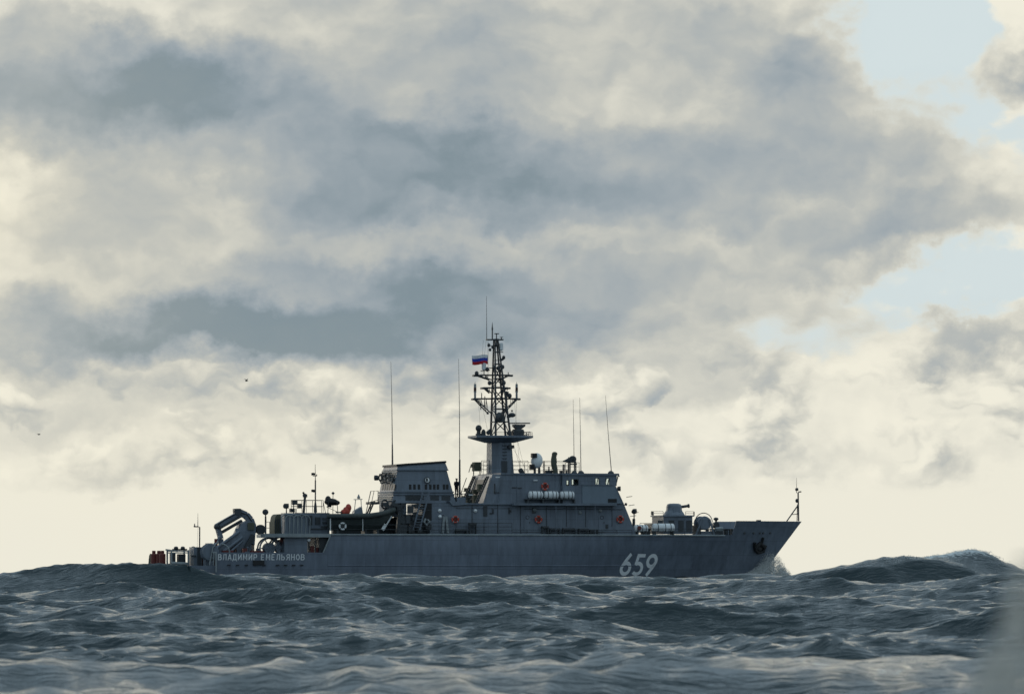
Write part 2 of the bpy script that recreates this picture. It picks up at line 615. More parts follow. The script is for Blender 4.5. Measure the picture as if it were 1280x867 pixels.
WIND = np.array([-0.30, -0.954])
tileA = spectrum_tile(397.0, 1024, 7, 2.6, 60, 14.0, 1.2, WIND, 4.0, 4.5)
tileB = spectrum_tile(67.0, 1024, 23, 0.22, 4.2, 7.0, 0.155, WIND, 2.6, 3.2)
CHOP = 1.25
# single larger seas: centre x, y, height, half length along the crest, half width across it, heading of the crest
SWELLS = [(12.9, 180.0, 1.22, 2.9, 4.5, 14), (10.3, 177.0, 0.40, 2.2, 3.6, 24), (15.2, 182.0, 0.30, 2.4, 4.8, 8), (-12.0, 161.0, -0.05, 6.0, 5.0, 0), (10.0, 440.0, 0.35, 14.0, 9.0, 0), (-12.0, 380.0, 0.30, 7.0, 8.0, 0)]

def sea_height(x, y, r):
    fb = (1.0 + 0.45 * np.exp(-(r / 85) ** 2)) / (1 + (r / 420) ** 4)
    gx, gy = x, y
    x, y = x + 175.1, y + 57.9
    lull = 1 - 0.62 * np.exp(-(r / 78) ** 4)          # the boat rides in a lull between the larger seas
    h = lull * sample(tileA, 'h', x, y) + fb * sample(tileB, 'h', x, y)
    dx = lull * sample(tileA, 'dx', x, y) + 0.7 * fb * sample(tileB, 'dx', x, y)
    dy = lull * sample(tileA, 'dy', x, y) + 0.7 * fb * sample(tileB, 'dy', x, y)
    jx = sample(tileA, 'jx', x, y)
    jy = sample(tileA, 'jy', x, y)
    jxy = sample(tileA, 'jxy', x, y)
    jac = (1 + CHOP * jx) * (1 + CHOP * jy) - (CHOP * jxy) ** 2
    foam = np.clip((0.22 - jac) * 1.6, 0, 1)
    x, y = gx, gy
    for cx, cy, hh, la, wa, ang in SWELLS:
        c, s = math.cos(R(ang)), math.sin(R(ang))
        u, v = (x - cx) * c + (y - cy) * s, -(x - cx) * s + (y - cy) * c
        g = np.exp(-np.abs(u / la) ** 2.4 - (v / wa) ** 2)
        h = h + hh * g
        if cx > 10.1 and cy < 200:
            h = h + (0.4 if hh > 1 else 0.2) * g * sample(tileA, 'h', 2.3 * x + 40, 2.3 * y + 90)
        if hh > 1.1:
            foam = foam + 0.95 * np.exp(-(u / (la * 1.0)) ** 4 - ((v + 0.3) / 1.4) ** 2)
    calm = 1 - 0.6 * np.exp(-(r / 22) ** 2)
    return h * calm, CHOP * dx, CHOP * dy, foam

def build_sea():
    rr = [0.4]
    while rr[-1] < 30000:
        r = rr[-1]
        rr.append(r + (0.4 if r < 45 else max(0.11, r * 0.0018) if r < 900 else r * 0.03))
    rr = np.array(rr)
    half = R(13)
    dense = np.linspace(-half, half, 880)
    rest = half + (2 * np.pi - 2 * half) * (0.5 - 0.5 * np.cos(np.linspace(0, np.pi, 140)))[1:-1]
    ang = np.concatenate([dense, rest])
    rg, ag = np.meshgrid(rr, ang, indexing='ij')
    x, y = rg * np.sin(ag), rg * np.cos(ag)
    h, dx, dy, foam = sea_height(x, y, rg)
    far = 1.0 / (1 + (rg / 3500) ** 2)
    co_ = np.stack([x + dx * far, y + dy * far, h * far], axis=-1).reshape(-1, 3)
    nr, na = rg.shape
    i, j = np.meshgrid(np.arange(nr - 1), np.arange(na), indexing='ij')
    j2 = (j + 1) % na
    q = np.stack([i * na + j, (i + 1) * na + j, (i + 1) * na + j2, i * na + j2], axis=-1).reshape(-1, 4)
    me = bpy.data.meshes.new('sea')
    me.vertices.add(len(co_))
    me.vertices.foreach_set('co', co_.astype(np.float32).ravel())
    me.loops.add(q.size)
    me.loops.foreach_set('vertex_index', q.astype(np.int32).ravel())
    me.polygons.add(len(q))
    me.polygons.foreach_set('loop_start', np.arange(0, q.size, 4, dtype=np.int32))
    me.polygons.foreach_set('loop_total', np.full(len(q), 4, dtype=np.int32))
    me.polygons.foreach_set('use_smooth', np.ones(len(q), dtype=bool))
    at = me.attributes.new('foam', 'FLOAT', 'POINT')
    at.data.foreach_set('value', np.clip(foam, 0, 1.3).astype(np.float32).ravel())
    me.update(calc_edges=True)
    o = bpy.data.objects.new('sea', me)
    COL.objects.link(o)
    tag(o, kind='structure')
    m = bpy.data.materials.new('sea_water')
    m.use_nodes = True
    nt = m.node_tree
    b = nt.nodes['Principled BSDF']
    b.inputs['Roughness'].default_value = 0.06
    b.inputs['IOR'].default_value = 1.333
    g = nt.nodes.new('ShaderNodeNewGeometry')

    def nz(scale, detail, rough, st_=(1, 1, 1)):
        mp = nt.nodes.new('ShaderNodeMapping')
        mp.inputs['Scale'].default_value = [scale * k for k in st_]
        mp.inputs['Rotation'].default_value = (0, 0, R(25))
        t = nt.nodes.new('ShaderNodeTexNoise')
        t.inputs['Scale'].default_value = 1
        t.inputs['Detail'].default_value = detail
        t.inputs['Roughness'].default_value = rough
        nt.links.new(g.outputs['Position'], mp.inputs[0])
        nt.links.new(mp.outputs[0], t.inputs['Vector'])
        return t.outputs['Fac']

    def mm(op, a, b_=None, c=None, clamp=False):
        n_ = nt.nodes.new('ShaderNodeMath')
        n_.operation, n_.use_clamp = op, clamp
        for k_, v_ in enumerate((a, b_, c)):
            if v_ is None:
                continue
            if isinstance(v_, (int, float)):
                n_.inputs[k_].default_value = v_
            else:
                nt.links.new(v_, n_.inputs[k_])
        return n_.outputs[0]
    bp = nt.nodes.new('ShaderNodeBump')
    bp.inputs['Strength'].default_value = 0.55
    bp.inputs['Distance'].default_value = 0.10
    ridged = mm('SUBTRACT', 1.0, mm('ABSOLUTE', mm('MULTIPLY_ADD', nz(2.6, 4, 0.55, (0.45, 1.6, 1)), 2, -1)))
    nt.links.new(mm('MULTIPLY_ADD', nz(9, 3, 0.5, (0.5, 1.4, 1)), 0.35, ridged), bp.inputs['Height'])
    nt.links.new(bp.outputs[0], b.inputs['Normal'])
    fa = nt.nodes.new('ShaderNodeAttribute')
    fa.attribute_name = 'foam'
    br = nz(5.5, 6, 0.7)
    fm = nt.nodes.new('ShaderNodeMapRange')
    fm.interpolation_type = 'SMOOTHSTEP'
    nt.links.new(mm('MULTIPLY_ADD', br, 1.3, mm('ADD', fa.outputs['Fac'], -1.05)), fm.inputs['Value'])
    fm.inputs['From Min'].default_value, fm.inputs['From Max'].default_value = 0.0, 0.32
    mx = nt.nodes.new('ShaderNodeMix')
    mx.data_type = 'RGBA'
    nt.links.new(fm.outputs[0], mx.inputs[0])
    mx.inputs[6].default_value = (0.019, 0.037, 0.043, 1)
    mx.inputs[7].default_value = (0.62, 0.66, 0.66, 1)
    nt.links.new(mx.outputs[2], b.inputs['Base Color'])
    mr = nt.nodes.new('ShaderNodeMath')
    mr.operation = 'MULTIPLY_ADD'
    nt.links.new(fm.outputs[0], mr.inputs[0])
    mr.inputs[1].default_value, mr.inputs[2].default_value = 0.6, 0.06
    nt.links.new(mr.outputs[0], b.inputs['Roughness'])
    me.materials.append(m)
    return o

build_sea()
# ------------------------------------------------------------------ the ship
ship = empty('warship', (OX, OY, 0), YAW)
tag(ship, 'grey navy minesweeper with lattice mast, number 659 on its bow, steaming in rough sea', 'warship')
ZOFF = CAMZ + (HORIZON - 702) / 13.37 - 1.7   # the hull's own datum against the mean sea
DZ = Zs(667.3, -5)                      # main deck edge
LOWZ, BULZ = Zs(706.5, -5, 230), Zs(690, -5, 330)     # low stern deck, stern bulwark
BOWZ = P(1000, 651.3, 0).z
XB0, XB1, XB2, XB3, XB4 = X(270, -5), X(404, -5), X(413.5, -5), X(923, -4.6), X(926, -4.6)

def stem_x(z):
    z = z - ZOFF
    return 58.0 + (z - 0.4) * (0.79 if z > 0.4 else 0.6)

def half_breadth(x, z):
    xs_ = stem_x(z)
    z = z - ZOFF
    u = min(max((z + 0.5) / 6.0, 0), 1)
    b = 4.75 + 0.37 * min(1, max(0, (z + 0.5) / 3.5))
    le = 31 - 8 * u
    d = min(max((xs_ - x) / le, 0), 1)
    b *= 1 - (1 - d) ** (1.75 + 0.75 * u)
    if z < 0:
        b *= 1 - 0.25 * (z / 1.6) ** 2
    if x < 9:
        b *= 1 - 0.07 * ((9 - x) / 9) ** 2
    return max(b, 0.03)

def top_z(x):
    if x < XB0:
        return LOWZ
    if x < XB1:
        return BULZ
    if x < XB2:
        return BULZ + (DZ - BULZ) * (x - XB1) / (XB2 - XB1)
    if x < XB3:
        return DZ
    if x < XB4:
        t = (x - XB3) / (XB4 - XB3)
        return DZ + (BOWZ - DZ) * (1 - math.sqrt(max(0, 1 - t * t)))
    return BOWZ

def deck_z(x):
    return LOWZ - 0.02 if x < XB1 + 0.3 else (DZ - 0.06 if x > XB2 else LOWZ - 0.02 + (DZ - LOWZ) * (x - XB1 - 0.3) / (XB2 - XB1 - 0.3))

def build_hull():
    xs = sorted(set([0.0, XB0 - 0.02, XB0, XB1, XB1 + 0.3, XB2] + [XB3 + (XB4 - XB3) * k / 6 for k in range(7)] + [62 * (k / 60) for k in range(61)] + [61.3, 61.7]))
    rings = []
    nz_ = 12
    for x0 in xs:
        tz, dz_ = top_z(x0), deck_z(x0)
        ring, side = [], []
        for i in range(nz_ + 1):
            z = -1.6 + (tz + 1.6) * i / nz_
            x = x0 + (stem_x(z) - 62) * (x0 / 62) ** 16
            side.append((x, half_breadth(x, z), z))
        w = 0.10
        xt, bt, _ = side[-1]
        inner = [(xt, max(bt - w, 0.01), tz), (xt - (0.79 * (tz - dz_) + 0.1 if x0 > 61 else 0), max(min(bt, half_breadth(xt, max(dz_, 0.5))) - w, 0.008), min(dz_, tz - 0.01))]
        sb = [(p[0], -p[1], p[2]) for p in side + inner]
        pt_ = [(p[0], p[1], p[2]) for p in reversed(side + inner)]
        rings.append(sb + pt_)
    n = len(rings[0])
    vs = [p for r in rings for p in r]
    fs = []
    for i in range(len(rings) - 1):
        for k in range(n):
            fs.append((i * n + k, (i + 1) * n + k, (i + 1) * n + (k + 1) % n, i * n + (k + 1) % n))
    fs += [tuple(range(n)), tuple(range((len(rings) - 1) * n, len(rings) * n))[::-1]]
    m = MB()
    m.add(vs, fs)
    o = m.build('hull', HULL, ship, 40)
    o.data.materials.append(DECK)
    for p in o.data.polygons:
        if p.normal.z > 0.8 and p.area > 0.8:
            p.material_index = 1
    return o

hull = build_hull()

def side_pts(px0, px1, py, n=24, out=0.03, sgn=-1):
    r = []
    for i in range(n + 1):
        x = X(px0 + (px1 - px0) * i / n, -4.9)
        z = Zs(py, -4.9, px0)
        r.append((x, sgn * (half_breadth(x, z) + out), z))
    return r

# deck edge strip and the rubbing strake low on the side
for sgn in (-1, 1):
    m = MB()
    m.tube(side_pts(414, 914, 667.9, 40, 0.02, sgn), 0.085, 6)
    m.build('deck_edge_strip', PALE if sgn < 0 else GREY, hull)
    m = MB()
    m.tube(side_pts(410, 800, 706.5, 30, 0.0, sgn), 0.05, 6)
    m.build('rubbing_strake', HULL, hull)
m = MB()
m.beam((XB1 - 0.02, -5.1, BULZ), (XB2, -5.14, DZ), 0.14, 0.10)
m.beam((XB0, -5.02, LOWZ - 0.6), (XB0, -5.02, BULZ), 0.10, 0.14)
m.build('bulwark_edge', PALE, hull)
m = MB()
for px in list(range(284, 330, 11)) + list(range(345, 384, 10)):
    x = X(px, -5)
    m.box(x, x + 0.28, -5.14, -5.0, Zs(706.6, -5, 330), Zs(705.2, -5, 330))
x = X(316, -5)
m.box(x, X(330, -5), -5.13, -4.95, Zs(705.6, -5, 330), Zs(700, -5, 330))
m.build('freeing_port', BLACK, hull)
m = MB()
for i, px in enumerate((931, 944, 953, 958, 968)):
    x = X(px, -2.5)
    z = Zs(665.8, -2.5, px)
    b = half_breadth(x, z)
    m.lathe((x, -b + 0.02, z), (0.3, -1, 0), [(0, 0.10), (0.09, 0.10)], 10)
m.build('scupper', DARK, hull)
# writing on the hull: flat strokes wrapped on to the plating
def stroke(pts, w, close=False):
    """flat ribbon along a 2-D path: list of quads"""
    q = []
    n = len(pts)
    out = []
    for i in range(n):
        a, b = pts[max(i - 1, 0) if not close else (i - 1) % n], pts[min(i + 1, n - 1) if not close else (i + 1) % n]
        d = Vector((b[0] - a[0], b[1] - a[1])).normalized()
        nn = Vector((-d.y, d.x)) * w / 2
        out.append((Vector(pts[i]) + nn, Vector(pts[i]) - nn))
    for i in range(n if close else n - 1):
        j = (i + 1) % n
        q.append((out[i][0], out[i][1], out[j][1], out[j][0]))
    return q

def arc(cx, cy, rx, ry, a0, a1, n=18):
    return [(cx + rx * math.cos(R(a0 + (a1 - a0) * i / n)), cy + ry * math.sin(R(a0 + (a1 - a0) * i / n))) for i in range(n + 1)]

def glyph_6():
    return [stroke(arc(0.33, 0.33, 0.25, 0.25, 0, 360, 30)[:-1], 0.17, True), stroke([(0.115, 0.42), (0.21, 0.62), (0.37, 0.84), (0.49, 1.0)], 0.17)]

def glyph_5():
    return [stroke([(0.16, 0.92), (0.60, 0.92)], 0.16), stroke([(0.20, 0.99), (0.13, 0.50)], 0.16),
            stroke([(0.11, 0.53)] + arc(0.27, 0.32, 0.27, 0.245, 105, -140, 22), 0.165)]

def glyph_9():
    return [[tuple(Vector((0.66 - p.x, 1.0 - p.y)) for p in q) for q in s] for s in glyph_6()]

m = MB()
H = Zs(691.8, -5, 800) - Zs(719.0, -5, 800)
z0 = Zs(719.0, -5, 800)
for g, px in ((glyph_6, 778.5), (glyph_5, 795.3), (glyph_9, 811.3)):
    x0 = X(px, -5)
    for s in g():
        for q in s:
            # subdivided so that the paint follows the curved plating
            vs = []
            for p in q:
                xx, zz = x0 + (p.x * 0.98 + p.y * 0.13) * H * 0.86, z0 + p.y * H
                vs.append((xx, -(half_breadth(xx, zz) + 0.012), zz))
            m.add(vs, [(0, 1, 2, 3)])
m.build('hull_number', MARK, hull)

W_ = 0.15
LETTERS = {
    'В': [[(.08, 0), (.08, 1)], [(.08, .93), (.36, .93)] + arc(.36, .73, .16, .2, 80, -80, 6) + [(.08, .53)], [(.08, .53), (.40, .53)] + arc(.40, .30, .17, .23, 80, -80, 6) + [(.08, .07)]],
    'Л': [[(.02, .06), (.10, .08), (.15, .3), (.17, .93), (.58, .93)], [(.54, 1), (.54, 0)]],
    'А': [[(.05, 0), (.30, 1)], [(.57, 0), (.32, 1)], [(.14, .30), (.48, .30)]],
    'Д': [[(.0, -.17), (.0, .07), (.64, .07), (.64, -.17)], [(.12, .07), (.19, .93), (.54, .93)], [(.52, 1), (.52, .07)]],
    'И': [[(.08, 0), (.08, 1)], [(.54, 0), (.54, 1)], [(.08, .08), (.54, .92)]],
    'М': [[(.07, 0), (.10, 1)], [(.67, 0), (.64, 1)], [(.11, .95), (.37, .2), (.63, .95)]],
    'Р': [[(.08, 0), (.08, 1)], [(.08, .93), (.36, .93)] + arc(.36, .68, .18, .25, 80, -80, 6) + [(.08, .43)]],
    'Е': [[(.08, 0), (.08, 1)], [(.08, .93), (.52, .93)], [(.08, .52), (.46, .52)], [(.08, .07), (.52, .07)]],
    'Ь': [[(.08, 0), (.08, 1)], [(.08, .55), (.36, .55)] + arc(.36, .31, .18, .24, 80, -80, 6) + [(.08, .07)]],
    'Я': [[(.54, 0), (.54, 1)], [(.54, .93), (.28, .93)] + arc(.28, .70, .18, .23, 100, 260, 6) + [(.54, .47)], [(.30, .45), (.06, 0)]],
    'Н': [[(.08, 0), (.08, 1)], [(.54, 0), (.54, 1)], [(.08, .52), (.54, .52)]],
    'О': [arc(.32, .5, .25, .43, 0, 360, 20)],
}
WIDE = {'М': .74, 'Д': .66}

def hull_text(body, px0, px1, py0, py1, name):
    xa, xb, za_, zb_ = X(px0, -5), X(px1, -5), Zs(py1, -5, px0), Zs(py0, -5, px0)
    adv = [0.42 if c == ' ' else WIDE.get(c, .62) + .20 for c in body]
    tot = sum(adv) - .20
    mm_ = MB()
    u = 0.0
    lay = 0
    for c, a in zip(body, adv):
        for st_ in LETTERS.get(c, []):
            lay += 1
            for q in stroke(st_, W_):
                vs = []
                for p in q:
                    xx, zz = xa + (u + p[0]) / tot * (xb - xa), za_ + p[1] * (zb_ - za_)
                    vs.append((xx, -(half_breadth(xx, zz) + 0.012 + 0.003 * (lay % 4)), zz))
                mm_.add(vs, [(0, 1, 2, 3)])
        if mm_.v:
            mm_.build_one(name, WHITE, hull)
        mm_ = MB()
        u += a

hull_text('ВЛАДИМИР ЕМЕЛЬЯНОВ', 272.5, 380.5, 692.0, 699.6, 'name_letter')
# anchor housed in its pocket
def on_side(px, py, out):
    y = -2.0
    for _ in range(6):
        p = P(px, py, y)
        y = -(half_breadth(p.x, p.z) + out)
    return P(px, py, y)
m = MB()
m.tube([on_side(954, 671.5, 0.10), on_side(951, 684, 0.14)], 0.13, 8)
m.tube([on_side(943.5, 678, 0.2), on_side(944, 687, 0.24), on_side(948, 690.5, 0.22), on_side(954, 689, 0.22), on_side(957, 681, 0.16)], 0.16, 8)
m.tube([on_side(944, 686, 0.2), on_side(950, 679, 0.12), on_side(956, 684, 0.2)], 0.22, 8)
m.ball(on_side(948.5, 686, 0.15), 0.35, 0.2, 0.3, 6)
m.build('anchor', BLACK, hull)

# ---- foredeck
m = MB()
sbox(m, 815, 865.5, 645, 667, -2.6, 1.0)
gunhouse = m.build('gun_deckhouse', GREY, ship)
m = MB()
sbox(m, 813, 868, 643.6, 645.2, -2.8, 1.2)
m.build('platform_edge', GREY, gunhouse)
m = MB()
za = Zs(643.5, -2.8, 840)
m.rail([(X(829, -2.7), -2.7, za), (X(814, -2.7), -2.7, za), (X(817, 1.1), 1.1, za)], 0.35, 0.9, 0.02, 2)
m.rail([(X(857, -2.7), -2.7, za), (X(867, -2.7), -2.7, za), (X(868, 1.1), 1.1, za)], 0.35, 0.9, 0.02, 2)
m.build('platform_rail', DARK, gunhouse)
m = MB()
for px in (822, 836, 848, 858):
    m.box(X(px, -2.6), X(px, -2.6) + 0.5, -2.68, -2.58, DZ + 0.3, DZ + 1.35)
m.build('locker', DARK, gunhouse)
gc = P(842.5, 645, -0.8)
pr = [(645, 14.2), (644, 14.0), (640.5, 12.0), (638.6, 10.6), (637, 10.0), (633, 9.8), (631, 9.2), (629.6, 7.8), (629.0, 5.5), (628.8, 0.1)]
m = MB()
m.lathe((gc.x, gc.y, 0), (0, 0, 1), [(P(842.5, py, -0.8).z, r / 13.3) for py, r in pr], 28)
turret = m.build('gun_turret', GREY, ship, 25)
m = MB()
ga, gb = P(851, 633.2, -0.8), P(861.5, 631.8, -0.8)
m.tube([ga, ga.lerp(gb, 0.55), ga.lerp(gb, 0.551), gb], 0.13, 10)
m.tube([ga.lerp(gb, 0.85), gb], 0.19, 10)
m.build('barrel', DARK, turret)
m = MB()
m.box(gc.x - 0.35, gc.x + 0.35, gc.y - 0.85, gc.y - 0.62, za + 0.25, za + 0.75)
m.build('access_hatch', GREY, turret)
# winch and deck gear forward of the gun
m = MB()
wc = P(878, 653.5, -1.2)
m.lathe(wc - Vector((0, 0.7, 0)), (0, 1, 0), [(0, 0.62), (0.06, 0.66), (0.12, 0.66), (0.13, 0.45), (1.25, 0.45), (1.26, 0.66), (1.35, 0.66)], 24)
m.box(wc.x - 0.75, wc.x + 0.75, wc.y - 0.75, wc.y + 0.75, DZ, DZ + 0.35)
m.beam((wc.x - 0.9, wc.y - 0.8, DZ), (wc.x - 0.3, wc.y - 0.8, DZ + 1.5), 0.1, 0.16)
m.beam((wc.x + 0.9, wc.y - 0.8, DZ), (wc.x + 0.45, wc.y - 0.8, DZ + 1.5), 0.1, 0.16)
m.build('anchor_windlass', GREY, ship)
m = MB()
m.ring(wc + Vector((0, -0.4, 0.1)), (0, 1, 0), 0.85, 0.04, 20, 6, -1.5, 1.6)
m.lathe(P(894.5, 656, -0.5) - Vector((0, 0.3, 0)), (0, 1, 0), [(0, 0.3), (0.6, 0.3)], 14)
m.tube([P(895, 652, -0.5), P(895, 647, -0.5)], 0.10, 8)
m.ball(P(895, 648.3, -0.5), 0.26, 0.2, 0.16, 6)
m.box(X(890, -1), X(903, -1), -1.2, -0.4, DZ, DZ + 0.6)
m.build('mooring_gear', DARK, ship)
m = MB()
m.lathe(P(894, 661.5, -3.4), (1, 0, 0.05), [(0, 0.05), (0.04, 0.2), (0.5, 0.22), (0.75, 0.2), (0.8, 0.05)], 14)
m.build('fairlead_roller', PALE, ship)
m = MB()
m.box(X(946, -1), X(950.5, -1), -1.2, -0.8, DZ + 1, BOWZ + 0.12)
m.build('bow_chock', DARK, ship)
m = MB()
yb = 0.0
a = P(998.3, 651, yb)
m.tube([a, P(997.6, 615, yb)], 0.07, 7)
m.tube([P(996.3, 651, -0.1), P(996.8, 630, yb)], 0.04, 6)
m.tube([P(983.5, 651, -0.5), P(997.2, 631.5, yb)], 0.06, 6)
m.tube([P(989.5, 642.7, -0.3), P(998, 642, yb)], 0.035, 5)
m.tube([P(995.7, 616, yb), P(995.6, 597, yb)], 0.03, 5, 0.012)
m.tube([P(994.5, 611.6, yb), P(997.5, 611.2, yb)], 0.14, 7)
m.tube([P(998, 614.5, yb), P(1001.6, 614.2, yb)], 0.06, 6)
m.ball(P(996, 625.5, yb), 0.15, 0.15, 0.2, 6)
m.build('jackstaff', DARK, ship)
# rails along the foredeck
def deck_rail(px0, px1, y, base, h=1.02, bars=3, gap=1.5, name='railing', py=None, mat=DARK):
    mm_ = MB()
    n = max(1, round((px1 - px0) / 40))
    mm_.rail([(X(px0 + (px1 - px0) * i / n, y), y, base) for i in range(n + 1)], h, gap, 0.024, bars)
    return mm_.build(name, mat, ship)
deck_rail(800, 905, 4.6, DZ, 1.15)
deck_rail(797, 915, -4.75, DZ, 0.55, 2)
for px, y in ((803, -1.5), (899, 1.5), (908, -1.0), (913, 1.2), (884, 1.8)):
    m = MB()
    a = P(px, 666, y)
    m.lathe((a.x, y, DZ - 0.05), (0, 0, 1), [(0, 0.16), (0.5, 0.16), (0.52, 0.22), (0.62, 0.22)], 12)
    m.lathe((a.x + 0.6, y, DZ - 0.05), (0, 0, 1), [(0, 0.16), (0.5, 0.16), (0.52, 0.22), (0.62, 0.22)], 12)
    m.build('bollard', DARK, ship)
m = MB()
sbox(m, 806, 815, 654, 667, -1.5, 1.0)
sbox(m, 868, 872, 656, 667, -2.0, 0)
m.build('deck_locker', DARK, ship)
# searchlight on a post in front of the bridge
def searchlight(px, py, r, y, base_py, mat=DARK, facing=(0.3, -0.2, 0), name='searchlight'):
    mm_ = MB()
    c = P(px, py, y)
    d = Vector(facing).normalized()
    mm_.lathe(c - d * r * 0.9, d, [(0, r * 0.35), (r * 0.4, r * 0.85), (r * 0.9, r), (r * 1.8, r), (r * 1.85, r * 0.9)], 16)
    b = P(px, base_py, y)
    mm_.tube([(c.x, y, c.z - r), (c.x, y, b.z)], 0.055, 6)
    mm_.ring(c, (d.y, -d.x, 0.01), r * 1.08, 0.03, 14, 5, math.pi * 0.5, math.pi * 1.5)
    return mm_.build(name, mat, ship)
searchlight(792.6, 638.5, 0.23, -3.4, 666)
m = MB()
m.tube([P(792, 666, -3.4), P(792.3, 648, -3.4)], 0.14, 8)
m.build('light_post', DARK, ship)

# ---- lower superstructure
LY = 4.1
ZT = Zs(629, -4)          # top of the lower tier
ZU = Zs(592.3, -4)        # bridge roof
m = MB()
xa = X(509, LY)
m.prism([(xa, DZ - 0.1), (X(796, -LY), DZ - 0.1), (X(780, -LY), ZT), (xa, ZT)], -LY, LY)
lower = m.build('lower_superstructure', GREY, ship)
m = MB()
m.box(X(566, -4.3), X(648, -4.3), -4.32, 4.3, ZT - 0.09, ZT + 0.03)
m.prism([(X(561, -4.3), ZT + 0.22), (X(586, -4.3), ZT + 0.04), (X(584, -4.3), ZT - 0.10), (X(566, -4.3), ZT - 0.22)], -4.36, -3.2)
m.box(X(642, -4.95), X(771, -4.95), -4.97, 4.97, ZT - 0.17, ZT + 0.03)
m.build('bridge_walkway', GREY, lower)
m = MB()
for px in (695, 720, 744):
    m.tube([(X(px, -4.85), -4.85, DZ), (X(px, -4.85), -4.85, ZT - 0.17)], 0.035, 6)
m.build('walkway_post', GREY, lower)
# details on the lower tier's side: doors, lamps, pipes, ledges
def on_wall(mm_, px0, px1, py0, py1, y, t=0.06, slack=0.0):
    mm_.box(X(px0, y), X(px1, y), y - t, y + 0.02, Zs(py1, y, px0), Zs(py0, y, px0))
    return mm_
m = MB(); on_wall(m, 604, 609, 632, 645, -LY, 0.05); m.build('equipment_box', DARK, lower)
for px in (549, 655, 748):
    m = MB(); on_wall(m, px, px + 8.5, 641, 664, -LY, 0.05)
    d = m.build('door', GREY, lower)
    m = MB(); on_wall(m, px + 6.6, px + 7.4, 652, 653.5, -LY - 0.05, 0.06); m.build('handle', DARK, d)
    m = MB(); m.ring((X(px + 4.2, -LY), -LY - 0.05, Zs(646, -LY)), (0, 1, 0), 0.16, 0.03, 14, 5); m.build('porthole', DARK, d)
for px, py in ((549.5, 638), (549.8, 645.5), (594, 638), (668, 636.5), (725, 640), (750, 637.5)):
    m = MB()
    m.lathe(Vector((X(px, -LY), -LY + 0.01, Zs(py, -LY))), (0, -1, -0.1), [(0, 0.16), (0.10, 0.17), (0.16, 0.11), (0.22, 0.02)], 12)
    m.build('wall_lamp', WHITE if px < 600 else PALE, lower)
m = MB()
for px in (590, 622, 650.5, 683, 708, 732, 765):
    m.tube([(X(px, -LY), -LY - 0.03, ZT - 0.1), (X(px, -LY), -LY - 0.03, DZ + 0.1 + 0.6 * (px % 3 == 0))], 0.028, 5)
m.tube([(X(570, -LY), -LY - 0.03, ZT - 0.45), (X(640, -LY), -LY - 0.03, ZT - 0.45)], 0.02, 5)
m.tube([(X(655, -LY), -LY - 0.03, ZT - 0.5), (X(778, -LY), -LY - 0.03, ZT - 0.5)], 0.03, 5)
m.build('pipe_run', DARK, lower)
m = MB()
for px0, px1, py0, py1 in ((615, 617, 636, 642), (636, 639, 637, 640), (612, 616, 640.5, 642), (665, 670, 634, 641), (757, 760, 655, 660), (635.5, 637, 634, 642)):
    on_wall(m, px0, px1, py0, py1, -LY, 0.07)
m.build('junction_box', DARK, lower)
m = MB()
for px0, px1, py0 in ((585, 594, 653.5), (568, 582, 661), (676, 684, 657), (686, 698, 659.5), (702, 719, 659.5), (722, 734, 660), (736, 746, 661)):
    a = X(px0, -LY)
    m.box(a, X(px1, -LY), -LY - 0.55, -LY - 0.1, Zs(py0 + 2.4, -4.5), Zs(py0, -4.5))
    m.box(a, a + 0.08, -LY - 0.5, -LY - 0.14, DZ, Zs(py0, -4.5))
    b = X(px1, -LY)
    m.box(b - 0.08, b, -LY - 0.5, -LY - 0.14, DZ, Zs(py0, -4.5))
m.build('deck_bench', DARK, lower)
# front edge of the house: steps and small lamps standing off it
m = MB()
for px, py in ((783, 621), (786, 631.5), (791, 641), (788, 645)):
    a = P(px, py, -3.6)
    m.beam(a, a + Vector((0.55, 0, 0.08)), 0.12, 0.05)
m.build('foothold', DARK, lower)
deck_rail(500, 640, -4.9, DZ, 1.05, 3, 1.1)
deck_rail(640, 790, -4.95, DZ, 0.42, 2, 1.6)
# inclined props beside the door under the funnel
m = MB()
for s in (-1, 1):
    m.beam(P(556.5 + s * 1.2, 645, -4.3), P(556.5 + s * 3.4, 666, -4.3), 0.12, 0.22)
m.build('prop_stay', PALE, lower)
# dark doorway aft, its shade painted as a black plate, and the stairs up to the funnel deck
m = MB(); on_wall(m, 528, 539.5, 628.5, 650, -LY, 0.04); m.build('doorway_shade', BLACK, lower)
m = MB()
m.ladder(P(516.5, 662, -4.5), P(528.5, 615, -4.5), (0.55, -0.25, 0), 14)
m.build('inclined_ladder', GREY, lower)
m = MB()
for px, py, w, h in ((516, 640, 6, 4), (521, 652, 5, 5), (532, 655, 7, 6), (512, 655, 5, 8), (524, 633, 4, 4), (533, 648, 4, 3), (515, 630, 5, 3)):
    on_wall(m, px, px + w, py, py + h, -LY - 0.05, 0.15)
m.build('fire_station', DARK, lower)
m = MB()
m.tube([P(532, 648, -4.4), P(530, 652, -4.45), P(533, 656, -4.45), P(537, 652, -4.45), P(534, 649, -4.45)], 0.12, 7)
m.build('hose_reel', PALE, lower)

